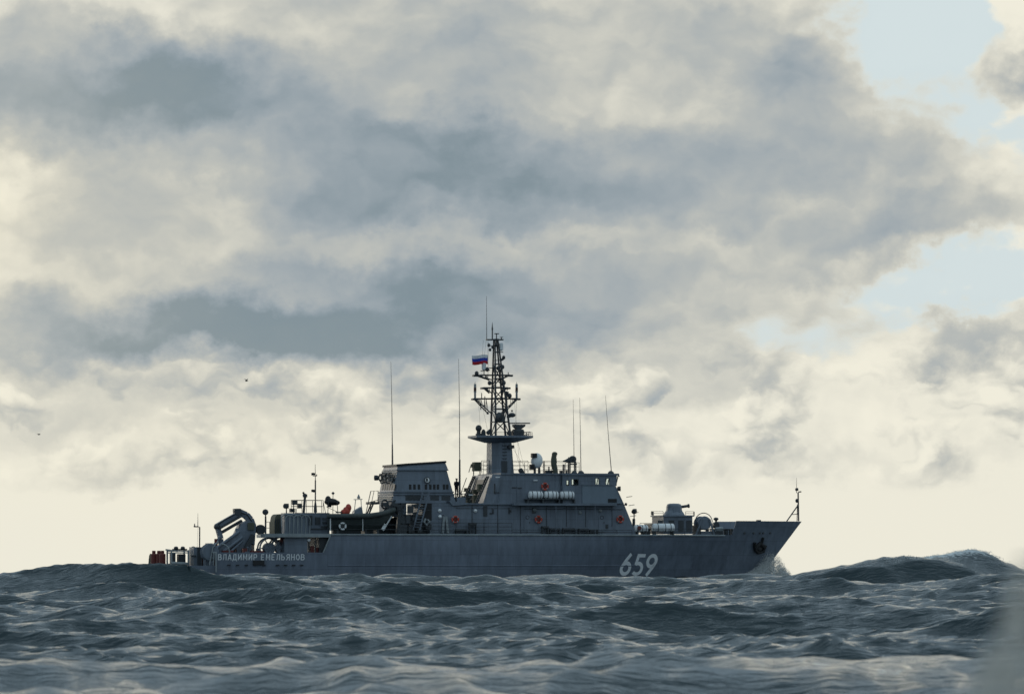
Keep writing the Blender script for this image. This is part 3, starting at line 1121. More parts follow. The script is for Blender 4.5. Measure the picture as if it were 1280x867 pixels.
# ---- upper superstructure and bridge
UY = 3.85
xs0, xs1 = X(579, UY), X(590.5, UY)          # the aft face leans forward
m = MB()
ch = 0.8
bot = [(xs0, -UY + ch, ZT), (xs0 + 0.8, -UY, ZT), (X(702, -UY), -UY, ZT), (X(702, -UY), UY, ZT), (xs0, UY, ZT)]
top = [(xs1, -UY + ch, ZU), (xs1 + 0.8, -UY, ZU), (X(702, -UY), -UY, ZU), (X(702, -UY), UY, ZU), (xs1, UY, ZU)]
m.loft(bot, top)
upper = m.build('upper_superstructure', GREY, ship)
def aft_face(px, py, y, off=0.12):
    """point on the leaning aft face at a height and a distance across"""
    z = Zs(py, y, px)
    t = (z - ZT) / (ZU - ZT)
    return Vector((xs0 + (xs1 - xs0) * t - off, y, z))
m = MB()
m.ladder(aft_face(0, 626, 2.7, 0.5), aft_face(0, 592, 2.7, 0.2), (0, -0.6, 0), 12)
m.build('inclined_ladder', DARK, upper)
m = MB()
m.ladder(aft_face(0, 627, -2.3, 0.55), aft_face(0, 592, -2.3, 0.25), (0, -0.6, 0), 12)
m.build('inclined_ladder', DARK, upper)
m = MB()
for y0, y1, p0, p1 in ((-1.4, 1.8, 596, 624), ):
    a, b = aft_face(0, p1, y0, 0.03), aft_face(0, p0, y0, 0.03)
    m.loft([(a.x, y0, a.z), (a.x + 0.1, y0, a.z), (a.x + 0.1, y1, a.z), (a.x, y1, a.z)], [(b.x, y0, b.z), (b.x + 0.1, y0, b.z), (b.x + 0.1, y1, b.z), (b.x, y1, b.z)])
m.build('recess_shade', BLACK, upper)  # thin black sheet on the face paints the shade of a recess
m = MB()
for py, y, w, h in ((616, -0.6, 0.8, 1.3), (609, 0.3, 0.5, 0.4), (622, 1.2, 0.9, 0.5), (602, -0.9, 0.5, 0.7), (617, 3.3, 0.5, 0.7), (607, 3.4, 0.45, 0.35), (612, 2.0, 0.4, 0.8)):
    a = aft_face(0, py, y, 0.3)
    m.box(a.x - 0.15, a.x + 0.3, y, y + w, a.z - h, a.z)
m.build('locker', OLIVE, upper)
m = MB()
for y in (-3.1, 0.0, 3.5):
    m.tube([aft_face(0, 625, y, 0.7), aft_face(0, 594, y, 0.6)], 0.035, 5)
m.rail([aft_face(0, 628, 3.7, 1.2), aft_face(0, 628, -3.0, 1.2)], 1.0, 1.0, 0.025, 3)
m.build('railing', DARK, upper)
m = MB()
for px0, px1, py0, py1 in ((617.5, 619, 604, 617), (617.5, 624, 614.8, 615.8), (640, 646, 608.5, 609.8), (647, 652, 609, 610.3), (705, 707, 597, 612)):
    on_wall(m, px0, px1, py0, py1, -UY, 0.06)
m.build('junction_box', DARK, upper)
m = MB()
m.tube([(X(622.5, -UY), -UY - 0.03, ZT), (X(628, -UY), -UY - 0.03, ZU)], 0.05, 5)
for px in (646, 694, 700):
    m.tube([(X(px, -UY), -UY - 0.03, ZT), (X(px, -UY), -UY - 0.03, ZU)], 0.025, 5)
m.build('pipe_run', GREY, upper)
for px, py in ((669, 600), (588, 618), (622, 596)):
    m = MB(); on_wall(m, px - 2.4, px + 2.4, py - 0.5, py + 0.7, -UY, 0.16); m.build('strip_lamp', WHITE, upper)
# raft shelf
m = MB()
m.box(X(657, -4.5), X(719, -4.5), -4.6, -UY, Zs(623.9, -4.2), Zs(623.0, -4.2))
for px in (660, 679, 699, 718):
    m.box(X(px, -4.5) - 0.06, X(px, -4.5) + 0.06, -4.55, -UY, ZT, Zs(623.2, -4.2))
m.build('raft_shelf', DARK, upper)
# the bridge: solid below the windows, a glazed room above
BY = 4.2
ZW0, ZW1 = Zs(606.5, -BY, 740), Zs(593.6, -BY, 740)
m = MB()
m.prism([(X(702, -UY), ZT), (X(780, -BY), ZT), (X(769.5, -BY), ZW0), (X(702, -UY), ZW0)], -BY, BY)
bridge = m.build('bridge', GREY, ship)
bridge['label'] = 'bridge front with lighter wing panel and window band'
def slab(px0, px1, py0, py1, y0, y1, name, mat, parent):
    mm_ = MB()
    mm_.box(X(px0, y0), X(px1, y0), y0, y1, Zs(py1, y0, px0), Zs(py0, y0, px0))
    return mm_.build(name, mat, parent)
m = MB()
m.box(X(626, -3.95), X(703, -3.95), -3.97, 3.97, ZU - 0.02, ZU + 0.12)
m.box(X(703, -4.35), X(774, -4.35), -4.36, 4.36, ZW1, ZU + 0.12)
m.tube([(X(773, -4.3), -4.3, ZU + 0.02), (X(774, 4.3), 4.3, ZU + 0.02)], 0.06, 6)
m.build('bridge_roof', GREY, bridge)
# starboard wall with its openings: two in the door, two in the wing
wins = [(708, 711.2, 600, 606.2), (714.5, 722.8, 598.6, 606.0), (744.2, 748.6, 597.4, 605.2), (757.0, 761.6, 597.6, 605.4)]
m = MB()
cuts = [703.0]
for a_, b_, _, _ in wins:
    cuts += [a_, b_]
cuts += [771.0]
y0, y1 = -BY, -BY + 0.10
def wallbit(mm_, p0, p1, za_, zb_):
    mm_.box(X(p0, -BY), X(p1, -BY), y0, y1, za_, zb_)
for i in range(0, len(cuts), 2):
    wallbit(m, cuts[i], cuts[i + 1], ZW0, ZW1)
for a_, b_, pa, pb in wins:
    wallbit(m, a_, b_, ZW0, Zs(pb, -BY, a_))
    wallbit(m, a_, b_, Zs(pa, -BY, a_), ZW1)
m.build('bridge_side_wall', GREY, bridge)
for a_, b_, pa, pb in wins:
    m = MB()
    xA, xB, zA, zB = X(a_, -BY), X(b_, -BY), Zs(pb, -BY, a_), Zs(pa, -BY, a_)
    m.beam((xA, y0 - 0.01, zA), (xA, y0 - 0.01, zB), 0.05, 0.05); m.beam((xB, y0 - 0.01, zA), (xB, y0 - 0.01, zB), 0.05, 0.05)
    m.beam((xA, y0 - 0.013, zA), (xB, y0 - 0.013, zA), 0.05, 0.05); m.beam((xA, y0 - 0.013, zB), (xB, y0 - 0.013, zB), 0.05, 0.05)
    w = m.build('window', DARK, bridge)
    m = MB(); m.box(xA + 0.02, xB - 0.02, y0 + 0.03, y0 + 0.045, zA + 0.02, zB - 0.02); m.build('pane', GLASS, w)
m = MB()
m.box(X(716.5, -3.0), X(725.5, -3.0), -3.05, -3.0, ZW0, ZW1)  # pale panel added behind the door window to stop sky shining through
m.build('window_backing', PALE, bridge)
# port wall and front: a window band between thin posts
m = MB()
xf = X(770.5, -BY)
xfa = X(703, -BY)
n = 5
for i in range(n + 1):
    x = xfa + (xf - 0.1 - xfa) * i / n
    m.box(x - 0.05, x + 0.05, BY - 0.10, BY, ZW0, ZW1)
m.box(xfa, xf, BY - 0.09, BY - 0.01, ZW0, ZW0 + 0.22)
for i in range(10):
    y = -BY + 0.15 + (2 * BY - 0.3) * i / 9
    m.beam((xf - 0.02, y, ZW0 - 0.02), (xf + 0.22, y, ZW1), 0.09, 0.08)
m.build('bridge_window_post', DARK, bridge)
m = MB()
m.box(xfa, xf, BY - 0.06, BY - 0.045, ZW0 + 0.22, ZW1)
m.loft([(xf - 0.02, -BY + 0.15, ZW0), (xf, -BY + 0.15, ZW0), (xf, BY - 0.1, ZW0), (xf - 0.02, BY - 0.1, ZW0)], [(xf + 0.2, -BY + 0.15, ZW1), (xf + 0.22, -BY + 0.15, ZW1), (xf + 0.22, BY - 0.1, ZW1), (xf + 0.2, BY - 0.1, ZW1)])
m.build('front_window', GLASS, bridge)
m = MB(); m.box(xfa + 0.02, xfa + 0.12, -BY + 0.1, BY - 0.1, ZW0, ZW1); m.build('bridge_bulkhead', DARK, bridge)
# wing panel, a little proud and paler; slot below it
m = MB()
m.prism([(X(727.5, -BY), ZT + 0.05), (X(776.5, -BY), ZT + 0.05), (X(767.5, -BY), ZW0 + 0.02), (X(727.5, -BY), ZW0 + 0.02)], -BY - 0.09, -BY + 0.02)
m.build('wing_panel', material('wing_paint', (0.16, 0.20, 0.24), 0.45, 0, 0.12), bridge)
m = MB(); m.box(X(760, -BY - 0.1), X(770.8, -BY - 0.1), -BY - 0.14, -BY - 0.05, Zs(627, -BY), Zs(622.5, -BY)); m.build('wing_slot', BLACK, bridge)
m = MB()
m.box(X(727.5, -BY - 0.1), X(766.7, -BY - 0.1), -BY - 0.17, -BY, ZW0 + 0.02, ZW0 + 0.10)
m.build('wing_rail', GREY, bridge)
m = MB()
c = P(772.5, 610.5, -3.9)
m.lathe(c - Vector((0.1, 0, 0)), (0.9, -0.3, 0), [(0, 0.1), (0.06, 0.2), (0.34, 0.23), (0.35, 0.2)], 14)
m.tube([c, P(769, 614, -3.9)], 0.05, 6)
for px, py in ((782, 631.5),):
    a = P(px, py, -3.2)
    m.lathe(a, (0.2, 0, 1), [(0, 0.12), (0.22, 0.12), (0.25, 0.03)], 10)
m.build('bridge_lamp', DARK, bridge)
m = MB()
for px, y in ((717.8, -2.0), (726.2, -3.2), (763.6, -3.4)):
    a = P(px, 591.3, y)
    m.lathe((a.x, a.y, ZU + 0.1), (0, 0, 1), [(0, 0.30), (0.10, 0.30), (0.22, 0.2), (0.3, 0.06)], 14)
m.build('antenna_base', DARK, bridge)
def whip(pts, r, r2, mat=DARK, name='whip_antenna', parent=ship):
    mm_ = MB()
    mm_.tube(pts, r, 6, r2)
    return mm_.build(name, mat, parent)
whip([P(717.8, 590, -2.0), P(717.2, 545, -2.0), P(716.4, 499, -2.0)], 0.035, 0.012)
whip([P(726.2, 590, -3.2), P(725.5, 545, -3.2), P(724.6, 497, -3.2)], 0.04, 0.012)
whip([P(764.2, 589, -3.4), P(760.5, 545, -3.4), P(756.8, 494, -3.4)], 0.04, 0.012)
whip([P(574.6, 622, -2.5), P(574.6, 574, -2.5)], 0.10, 0.075)
whip([P(574.6, 575, -2.5), P(574.3, 510, -2.5), P(573.2, 448, -2.5)], 0.045, 0.012)
whip([P(490.6, 583, 0.0), P(490.4, 555, 0.0)], 0.085, 0.06)
whip([P(490.4, 556, 0.0), P(489.8, 505, 0.0), P(488.6, 452, 0.0)], 0.045, 0.012)

# ---- gear on the bridge roof
m = MB()
m.rail([(X(604, 2.5), 2.5, ZU + 0.1), (X(724, 2.5), 2.5, ZU + 0.1)], 1.15, 1.3, 0.022, 3)
m.build('roof_railing', DARK, ship)
m = MB()
m.rail([(X(602, -3.7), -3.7, ZU + 0.1), (X(612, -3.7), -3.7, ZU + 0.1)], 1.15, 1.0, 0.022, 3)
m.rail([(X(640, -3.7), -3.7, ZU + 0.1), (X(660, -3.7), -3.7, ZU + 0.1)], 1.15, 1.0, 0.022, 3)
m.rail([(X(679, -3.7), -3.7, ZU + 0.1), (X(710, -3.7), -3.7, ZU + 0.1)], 1.15, 1.3, 0.022, 3)
m.build('roof_railing', DARK, ship)
m = MB()
c = P(671, 575.5, -1.5)
m.ball((c.x, c.y, c.z), 0.56, 0.56, 0.72, 12)
dome = m.build('radar_dome', WHITE, ship)
m = MB()
m.box(c.x - 0.62, c.x - 0.15, c.y - 0.60, c.y - 0.1, c.z + 0.28, c.z + 0.68)
m.box(c.x - 0.72, c.x - 0.35, c.y - 0.4, c.y + 0.1, c.z - 0.85, c.z - 0.35)
m.build('sensor_box', BLACK, dome)
m = MB()
m.tube([(c.x - 0.2, c.y, ZU), (c.x - 0.2, c.y, c.z)], 0.12, 8)
m.tube([(c.x + 0.25, c.y, ZU), (c.x + 0.2, c.y, c.z)], 0.12, 8)
m.build('pedestal', DARK, dome)
m = MB()
y = -1.5
m.tube([P(694.5, 592, y), P(693.6, 584, y), P(692.4, 579, y), P(692.2, 572, y), P(693.2, 567, y)], 0.24, 14)
m.ball(P(693.3, 567, y), 0.27, 0.27, 0.2, 8)
m.ball(P(692.3, 577, y), 0.29, 0.27, 0.8, 8)
m.build('ventilator_cowl', OLIVE, ship)
m = MB()
c = P(715.2, 574, -1.6)
m.box(c.x - 0.32, c.x + 0.28, c.y - 0.3, c.y + 0.3, c.z - 0.30, c.z + 0.22)
m.ball((c.x + 0.05, c.y, c.z + 0.02), 0.36, 0.34, 0.34, 8)
m.lathe(c + Vector((-0.30, -0.05, -0.08)), (-1, 0, -0.15), [(0, 0.26), (0.35, 0.12), (0.62, 0.05)], 12)
for dx in (-0.26, 0.3):
    m.tube([(c.x + dx, c.y - 0.2, ZU), (c.x + dx, c.y - 0.2, c.z - 0.2)], 0.06, 6)
    m.tube([(c.x + dx, c.y + 0.25, ZU), (c.x + dx, c.y + 0.25, c.z - 0.2)], 0.06, 6)
m.box(c.x - 0.35, c.x + 0.4, c.y - 0.3, c.y + 0.3, c.z - 0.5, c.z - 0.38)
m.build('optical_director', DARK, ship)
m = MB()
for px0, px1, py0, y in ((679.5, 681, 576, -1), (681, 691, 587.5, -1), (699, 704, 588, -1), (703, 706, 580, -2), (707, 709.5, 587, -1.6), (685, 687, 583, 0)):
    sbox(m, px0, px1, py0, 593, y, y + 0.35)
m.beam(P(650, 586, -2), P(654, 592, -2), 0.3, 0.35)
m.ball(P(651, 588, -2), 0.25, 0.2, 0.25, 6)
m.build('roof_fitting', DARK, ship)
m = MB()
sbox(m, 590, 601.5, 577.3, 588.5, 1.0, 1.9)
sbox(m, 588.5, 591, 579.5, 584, 1.1, 1.6)
m.beam(P(589, 580, 1.3), P(586, 590, 1.3), 0.06, 0.06)
m.beam(P(592, 588, 1.3), P(592, 594, 1.3), 0.08, 0.08); m.beam(P(600, 588, 1.3), P(600, 594, 1.3), 0.08, 0.08)
m.build('cable_cabinet', OLIVE, ship)

# ---- mast tower, platform and lattice mast
MY = 1.2
ZP = Zs(553, 0, 625)
def tower_poly(pl, pr, z, hw, c_=0.62):
    xl, xr = X(pl, hw), X(pr, -hw)
    return [(xl, -hw + c_, z), (xl + c_, -hw, z), (xr, -hw, z), (xr, hw, z), (xl, hw, z)]
m = MB()
m.loft(tower_poly(608, 642.6, ZU, 1.25), tower_poly(608.5, 639.5, ZP, 1.15))
tower = m.build('mast_tower', GREY, ship)
m = MB()
for i in range(9):
    z = ZU + 0.3 + i * 0.3
    m.box(X(628.5, -1.3), X(628.5, -1.3) + 0.4, -1.33, -1.2, z, z + 0.06)
m.box(X(627, -1.3), X(634, -1.3), -1.32, -1.2, ZU + 0.2, ZU + 1.3)
m.build('tower_ladder', DARK, tower)
m = MB()
m.lathe(P(636, 558.5, -1.2), (0.4, -1, 0), [(-0.1, 0.15), (0.1, 0.22), (0.35, 0.22), (0.36, 0.1)], 12)
m.box(X(640, -0.5), X(642.5, -0.5), -0.6, -0.2, Zs(560, 0), Zs(556, 0))
m.build('tower_lamp', DARK, tower)
za, zb, zc = Zs(553.2, 0, 625), Zs(547.3, 0, 625), Zs(544.6, 0, 625)
def plat(pl, pr, z, hw):
    xl, xr = X(pl, 0), X(pr, 0)
    k = min(hw * 0.5, 0.7)
    return [(xl, -hw + k, z), (xl + k, -hw, z), (xr - k, -hw, z), (xr, -hw + k, z), (xr, hw - k, z), (xr - k, hw, z), (xl + k, hw, z), (xl, hw - k, z)]
m = MB()
m.loft(plat(608, 641, za, 1.2), plat(590.5, 660.5, zb, 2.2))
m.loft(plat(590.2, 660.8, zb + 0.002, 2.22), plat(590.2, 660.8, zc, 2.22))
platform = m.build('mast_platform', GREY, ship)
m = MB()
m.rail([(X(591, 0), -1.4, zc), (X(597, 0), -2.1, zc), (X(655, 0), -2.1, zc), (X(660, 0), -1.4, zc)], 0.32, 1.2, 0.02, 2)
m.tube([P(655, 540.5, -0.5), P(663, 539.6, -0.5)], 0.04, 5)
m.tube([P(655, 543.5, -0.5), P(661, 542.8, -0.5)], 0.04, 5)
m.tube([P(658, 544, -0.5), P(658.3, 539.5, -0.5)], 0.04, 5)
m.tube([P(661, 544, -0.5), P(661.2, 539.5, -0.5)], 0.03, 5)
m.build('platform_railing', DARK, platform)
# dome aerial, aft on the platform
m = MB()
c = P(598.3, 535, 0)
m.ball(c, 0.30, 0.30, 0.31, 9)
m.lathe((c.x, c.y, zc), (0, 0, 1), [(0, 0.30), (0.15, 0.30), (0.25, 0.16), (0.6, 0.2)], 14)
m.ball(P(604.3, 541, 0), 0.22, 0.22, 0.36, 8)
m.lathe(P(604.3, 545, 0), (0, 0, 1), [(0, 0.3), (0.2, 0.2)], 12)
m.build('dome_aerial', DARK, platform)
# navigation radar, forward on the platform
m = MB()
c = P(647.5, 540.5, -0.4)
m.lathe((c.x, c.y, zc), (0, 0, 1), [(0, 0.55), (0.45, 0.60), (0.62, 0.5), (0.66, 0.2), (0.95, 0.14)], 18)
m.box(c.x - 0.55, c.x + 0.30, c.y - 0.5, c.y + 0.4, zc, zc + 0.5)
m.prism([(X(641.5, -0.4), Zs(530, -0.4)), (X(655.5, -0.4), Zs(530, -0.4)), (X(655, -0.4), Zs(532.5, -0.4)), (X(650, -0.4), Zs(536, -0.4)), (X(645.5, -0.4), Zs(536, -0.4)), (X(641.8, -0.4), Zs(532.5, -0.4))], -0.8, 0.0)
radar = m.build('navigation_radar', DARK, platform)
m = MB()
m.beam(P(637.5, 528.8, -0.4), P(662.3, 528.8, -0.4), 0.22, 0.11)
m.build('scanner_bar', DARK, radar)

# lattice mast: four legs and bracing
LZ = [Zs(545, 0, 620), Zs(527, 0, 620), Zs(511, 0, 620), Zs(497.5, 0, 620), Zs(484, 0, 620), Zs(473, 0, 620), Zs(455, 0, 620), Zs(440, 0, 620), Zs(424, 0, 620)]
def leg_at(z, fore, side):
    t = (z - LZ[0]) / (LZ[-1] - LZ[0])
    hw = 0.85 * (1 - t) + 0.22 * t
    xa_ = X(616.5, 0) + 0.12 * t
    xb_ = X(635.0, 0) * (1 - t) + X(621.5, 0) * t
    return Vector((xb_ if fore else xa_, hw * side, z))
m = MB()
for fo in (0, 1):
    for sd_ in (-1, 1):
        m.tube([leg_at(LZ[0] - 0.1, fo, sd_), leg_at(LZ[-1] + 0.05, fo, sd_)], 0.11, 7, 0.075)
for i, (z0_, z1_) in enumerate(zip(LZ, LZ[1:])):
    cs = [(0, -1), (1, -1), (1, 1), (0, 1)]
    for k in range(4):
        a, b = cs[k], cs[(k + 1) % 4]
        m.tube([leg_at(z1_, *a), leg_at(z1_, *b)], 0.055, 5)
        if i < 6:
            if (i + k) % 2:
                m.tube([leg_at(z0_, *a), leg_at(z1_, *b)], 0.05, 5)
            else:
                m.tube([leg_at(z0_, *b), leg_at(z1_, *a)], 0.05, 5)
lattice = m.build('lattice_mast', DARK, ship)
# main yard with its braces, carrying two banded aerials
def yard(pl, pr, py, pb, hw, name='yard', inner=(612.5, 627)):
    mm_ = MB()
    a, b = P(pl, py, 0), P(pr, py, 0)
    for s in (-1, 1):
        y_ = hw * s
        mm_.tube([(a.x, y_ * 0.4, a.z), (b.x, y_ * 0.4, b.z)], 0.07, 6)
        mm_.tube([(a.x, y_ * 0.4, a.z), (X(inner[0], 0), y_, Zs(pb, 0))], 0.06, 6)
        mm_.tube([(b.x, y_ * 0.4, b.z), (X(inner[1], 0), y_, Zs(pb, 0))], 0.06, 6)
        for t in (0.35, 0.7):
            p1 = a.lerp(P(inner[0], py, 0), t); p2 = a.lerp(P(inner[0], pb, 0), t)
            mm_.tube([(p1.x, y_ * 0.5, p1.z), (p2.x, y_ * 0.7, p2.z)], 0.03, 5)
            mm_.tube([(p1.x, y_ * 0.5, p1.z), (X(inner[0], 0) * t * 0.5 + p2.x * (1 - t * 0.5), y_ * 0.7, Zs(pb, 0) * t * 0.5 + p2.z * (1 - t * 0.5))], 0.028, 5)
            p1 = b.lerp(P(inner[1], py, 0), t); p2 = b.lerp(P(inner[1], pb, 0), t)
            mm_.tube([(p1.x, y_ * 0.5, p1.z), (p2.x, y_ * 0.7, p2.z)], 0.03, 5)
    mm_.box(a.x - 0.25, a.x + 0.3, -0.3, 0.3, a.z - 0.13, a.z + 0.04)
    mm_.box(b.x - 0.3, b.x + 0.25, -0.3, 0.3, b.z - 0.13, b.z + 0.04)
    return mm_.build(name, DARK, lattice)
yard(593, 646.5, 498.2, 517, 0.55)
yard(594.5, 637, 468.8, 474.5, 0.4, inner=(613, 624))
yard(604.5, 634, 484.5, 491, 0.4, inner=(613, 625))
for px in (593.8, 645.8):
    m = MB()
    a = P(px, 497.5, 0)
    m.lathe(a, (0, 0, 1), [(0, 0.10), (0.55, 0.10), (0.56, 0.13), (0.66, 0.13)], 12)
    m.lathe(a + Vector((0, 0, 0.98)), (0, 0, 1), [(0, 0.12), (0.35, 0.11), (0.36, 0.03), (0.55, 0.02)], 12)
    ae = m.build('banded_aerial', PALE, lattice)
    m = MB()
    m.lathe(a + Vector((0, 0, 0.66)), (0, 0, 1), [(0, 0.125), (0.33, 0.125)], 12)
    m.build('aerial_band', material('aerial_band_paint', (0.05, 0.02, 0.018), 0.5) if px < 600 else bpy.data.materials['aerial_band_paint'], lattice)
m = MB()
for px, py0, py1 in ((602, 498, 491), (606, 498, 495), (596, 468, 463.5), (605, 468, 461), (633.5, 498, 489), (635.3, 468.5, 465), (601, 512, 505), (634, 488, 486)):
    m.tube([P(px, py0, 0.1), P(px, py1, 0.1)], 0.045, 5)
for px, py, r in ((633.2, 491, 0.17), (637, 494.5, 0.22), (595.8, 466.5, 0.2), (609.5, 516, 0.12), (605, 507, 0.10), (637, 507.5, 0.13), (612, 478.5, 0.2), (629.5, 478.3, 0.22), (628.5, 475, 0.12), (609, 461.5, 0.2), (618, 459, 0.17), (622.5, 460, 0.18), (628, 458.5, 0.2), (629.6, 446.5, 0.16), (611, 431.3, 0.16), (620, 431, 0.17), (612.5, 437, 0.14), (615.5, 434, 0.12), (640, 513.3, 0.09), (610.3, 540.5, 0.2), (612, 538, 0.14), (636, 541, 0.2)):
    m.ball(P(px, py, -0.3), r, r, r * 1.1, 6)
m.box(X(632.2, 0), X(634.5, 0), -0.4, -0.1, Zs(496, 0), Zs(489, 0))
m.beam(P(609.5, 459.8, -0.2), P(630, 459.8, -0.2), 0.08, 0.08)
m.beam(P(618, 450.5, -0.2), P(629, 449.6, -0.2), 0.3, 0.06)
m.beam(P(626.5, 450, -0.2), P(630.5, 447, -0.2), 0.3, 0.2)
m.beam(P(619, 440, -0.2), P(628.5, 440, -0.2), 0.3, 0.07)
m.beam(P(609.5, 432, -0.2), P(622, 432, -0.2), 0.08, 0.06)
m.beam(P(601, 463.4, -0.2), P(612, 462.6, -0.2), 0.3, 0.08)
m.build('mast_fitting', DARK, lattice)
# signal lamps and box lower down in the lattice
m = MB()
m.lathe(P(623, 521, -0.9), (0.6, -0.5, -0.25), [(-0.35, 0.15), (-0.1, 0.45), (0.3, 0.48), (0.34, 0.4)], 14)
m.box(X(620, -0.8), X(630, -0.8), -1.0, -0.5, Zs(527, -0.8), Zs(519, -0.8))
m.build('signal_projector', DARK, lattice)
m = MB()
c = P(640, 518.5, -0.4)
m.ball(c, 0.34, 0.3, 0.22, 8)
m.beam(P(634, 521.5, -0.4), P(641, 518.8, -0.4), 0.3, 0.2)
m.build('sensor_head', DARK, lattice)
for px, py0, py1, w in ((626.6, 429, 437.2, 2.5), (604.8, 454, 461.6, 2.9)):
    m = MB()
    a = P(px, py1, -0.2)
    m.lathe(a, (0, 0, 1), [(-0.1, 0.08), (-0.02, 0.12), (0, w / 13.4), ((py1 - py0) / 13.4, w / 13.4), ((py1 - py0) / 13.4 + 0.03, w / 20)], 14)
    m.build('satellite_aerial', WHITE, lattice)
m = MB()
a, b = P(608, 424.5, 0), P(628.5, 424.5, 0)
m.beam(a, b, 0.5, 0.12)
m.tube([P(615.4, 424, 0), P(615.4, 411, 0)], 0.06, 6)
m.tube([P(615.4, 412, 0), P(615.4, 408, 0), P(615.4, 402.5, 0)], 0.09, 6, 0.01)
m.tube([P(620.6, 424, 0), P(620.6, 417, 0)], 0.05, 6)
m.beam(P(618, 417.0, 0), P(623.6, 417.0, 0), 0.2, 0.08)
m.tube([P(626.5, 424, 0), P(626.8, 421, 0)], 0.05, 5)
m.beam(P(625, 421.3, 0), P(628.6, 421.3, 0), 0.2, 0.05)
m.build('masthead', DARK, lattice)
whip([P(608.4, 425, 0), P(608.3, 400, 0), P(608.0, 370, 0)], 0.035, 0.012, DARK, 'whip_antenna', lattice)
m = MB()
for p0, p1 in (((601, 498), (611, 545)), ((598, 498), (601, 545)), ((646, 499), (644, 548)), ((643, 499), (650, 590)), ((640, 547), (652, 592)), ((641, 560), (660, 590)), ((608, 424), (602, 470)), ((604, 425), (603, 445)), ((646, 547), (657, 591))):
    m.tube([P(*p0, -0.6), P(*p1, -1.0)], 0.011, 4)
m.build('signal_halyard', DARK, lattice)

# ---- funnel
FB, FT, FC = Zs(629, 0, 520), Zs(587.0, 0, 520), Zs(584.6, 0, 520)
def fpoly(pl, pr, z, hw, c_):
    xl, xr = X(pl, hw), X(pr, -hw)
    return [(xl, -hw + c_ * 0.6, z), (xl + c_, -hw, z), (xr, -hw, z), (xr, hw, z), (xl, hw, z)]
m = MB()
m.loft(fpoly(471.5, 570, FB, 2.95, 0.75), fpoly(479.5, 558.2, FT, 2.75, 0.75))
funnel = m.build('funnel', GREY, ship)
m = MB()
# cap with a roof that rises forward
bt = fpoly(478.5, 560, FT, 2.85, 0.75)
tp = [list(p) for p in fpoly(479.8, 556.5, 0, 2.72, 0.75)]
xmin, xmax = min(p[0] for p in tp), max(p[0] for p in tp)
za, zb = Zs(582.5, 0, 520), Zs(578.0, 0, 520)
tp = [(p[0], p[1], za + (zb - za) * min(1, ((p[0] - xmin) / (xmax - xmin)) * 1.25)) for p in tp]
m.loft(bt, tp)
m.build('funnel_cap', GREY, funnel)
m = MB()
lid = [(p[0] + (0.08 if p[0] > xmin + 2 else -0.12), p[1] * 1.04, p[2] - 0.05) for p in tp]
m.loft(lid, [(p[0], p[1], p[2] + 0.18) for p in lid])
m.build('funnel_lid', BLACK, funnel)
m = MB()
m.loft(fpoly(477.6, 560.6, FT - 0.10, 2.9, 0.75), fpoly(477.6, 560.6, FT, 2.9, 0.75))
z = Zs(614.3, 0, 520)
m.loft(fpoly(472.6, 567.8, z - 0.10, 3.02, 0.75), fpoly(472.4, 567.6, z, 3.02, 0.75))
z = Zs(617.8, 0, 520)
m.loft(fpoly(472.0, 568.3, z - 0.07, 3.02, 0.75), fpoly(472.0, 568.2, z, 3.02, 0.75))
m.build('funnel_ledge', GREY, funnel)
def funnel_side(px, py, out=0.0):
    z = Zs(py, 0, px)
    t = (z - FB) / (FT - FB)
    hw = 2.95 + (2.75 - 2.95) * t + out
    return X(px, -hw), -hw, z
def louvre(px0, px1, py0, py1):
    mm_ = MB()
    xa_, ya_, z0_ = funnel_side(px0, py1, 0.02)
    xb_, yb_, z1_ = funnel_side(px0, py0, 0.02)
    w = X(px1, -3) - X(px0, -3)
    mm_.loft([(xa_, ya_, z0_), (xa_ + w, ya_, z0_), (xa_ + w, ya_ + 0.1, z0_), (xa_, ya_ + 0.1, z0_)], [(xb_, yb_, z1_), (xb_ + w, yb_, z1_), (xb_ + w, yb_ + 0.1, z1_), (xb_, yb_ + 0.1, z1_)])
    return mm_.build('louvre', BLACK, funnel)
for px in (511.2, 516.6, 522.2, 531, 536.4, 541.4, 545.9, 553.6, 557.6):
    louvre(px, px + 3.0, 605.7, 612)
def funnel_aft(y, py, out=0.03):
    z = Zs(py, y, 490)
    t = (z - FB) / (FT - FB)
    x0_, x1_ = X(471.5, 2.95), X(479.5, 2.75)
    return Vector((x0_ + (x1_ - x0_) * t - out, y, z))
for i in range(6):
    y = 2.2 - i * 0.85
    m = MB()
    a, b = funnel_aft(y, 612.3), funnel_aft(y, 605.5)
    m.loft([(a.x, y - 0.5, a.z), (a.x + 0.1, y - 0.5, a.z), (a.x + 0.1, y, a.z), (a.x, y, a.z)], [(b.x, y - 0.5, b.z), (b.x + 0.1, y - 0.5, b.z), (b.x + 0.1, y, b.z), (b.x, y, b.z)])
    m.build('louvre', BLACK, funnel)
m = MB()
for y0_, y1_, pa, pb in ((-2.3, 2.8, 619.4, 626.2),):
    a, b = funnel_aft(y0_, pb, 0.03), funnel_aft(y0_, pa, 0.03)
    m.loft([(a.x, y0_, a.z), (a.x + 0.1, y0_, a.z), (a.x + 0.1, y1_, a.z), (a.x, y1_, a.z)], [(b.x, y0_, b.z), (b.x + 0.1, y0_, b.z), (b.x + 0.1, y1_, b.z), (b.x, y1_, b.z)])
m.build('intake_grille', DARK, funnel)
m = MB()
for px0, px1 in ((507, 530), (538, 549), (552, 563)):
    xa_, ya_, z0_ = funnel_side(px0, 625.5, 0.02)
    m.box(xa_, X(px1, -3), ya_ - 0.01, ya_ + 0.2, z0_, Zs(619.6, 0, 520))
m.build('intake_grille', DARK, funnel)
m = MB()
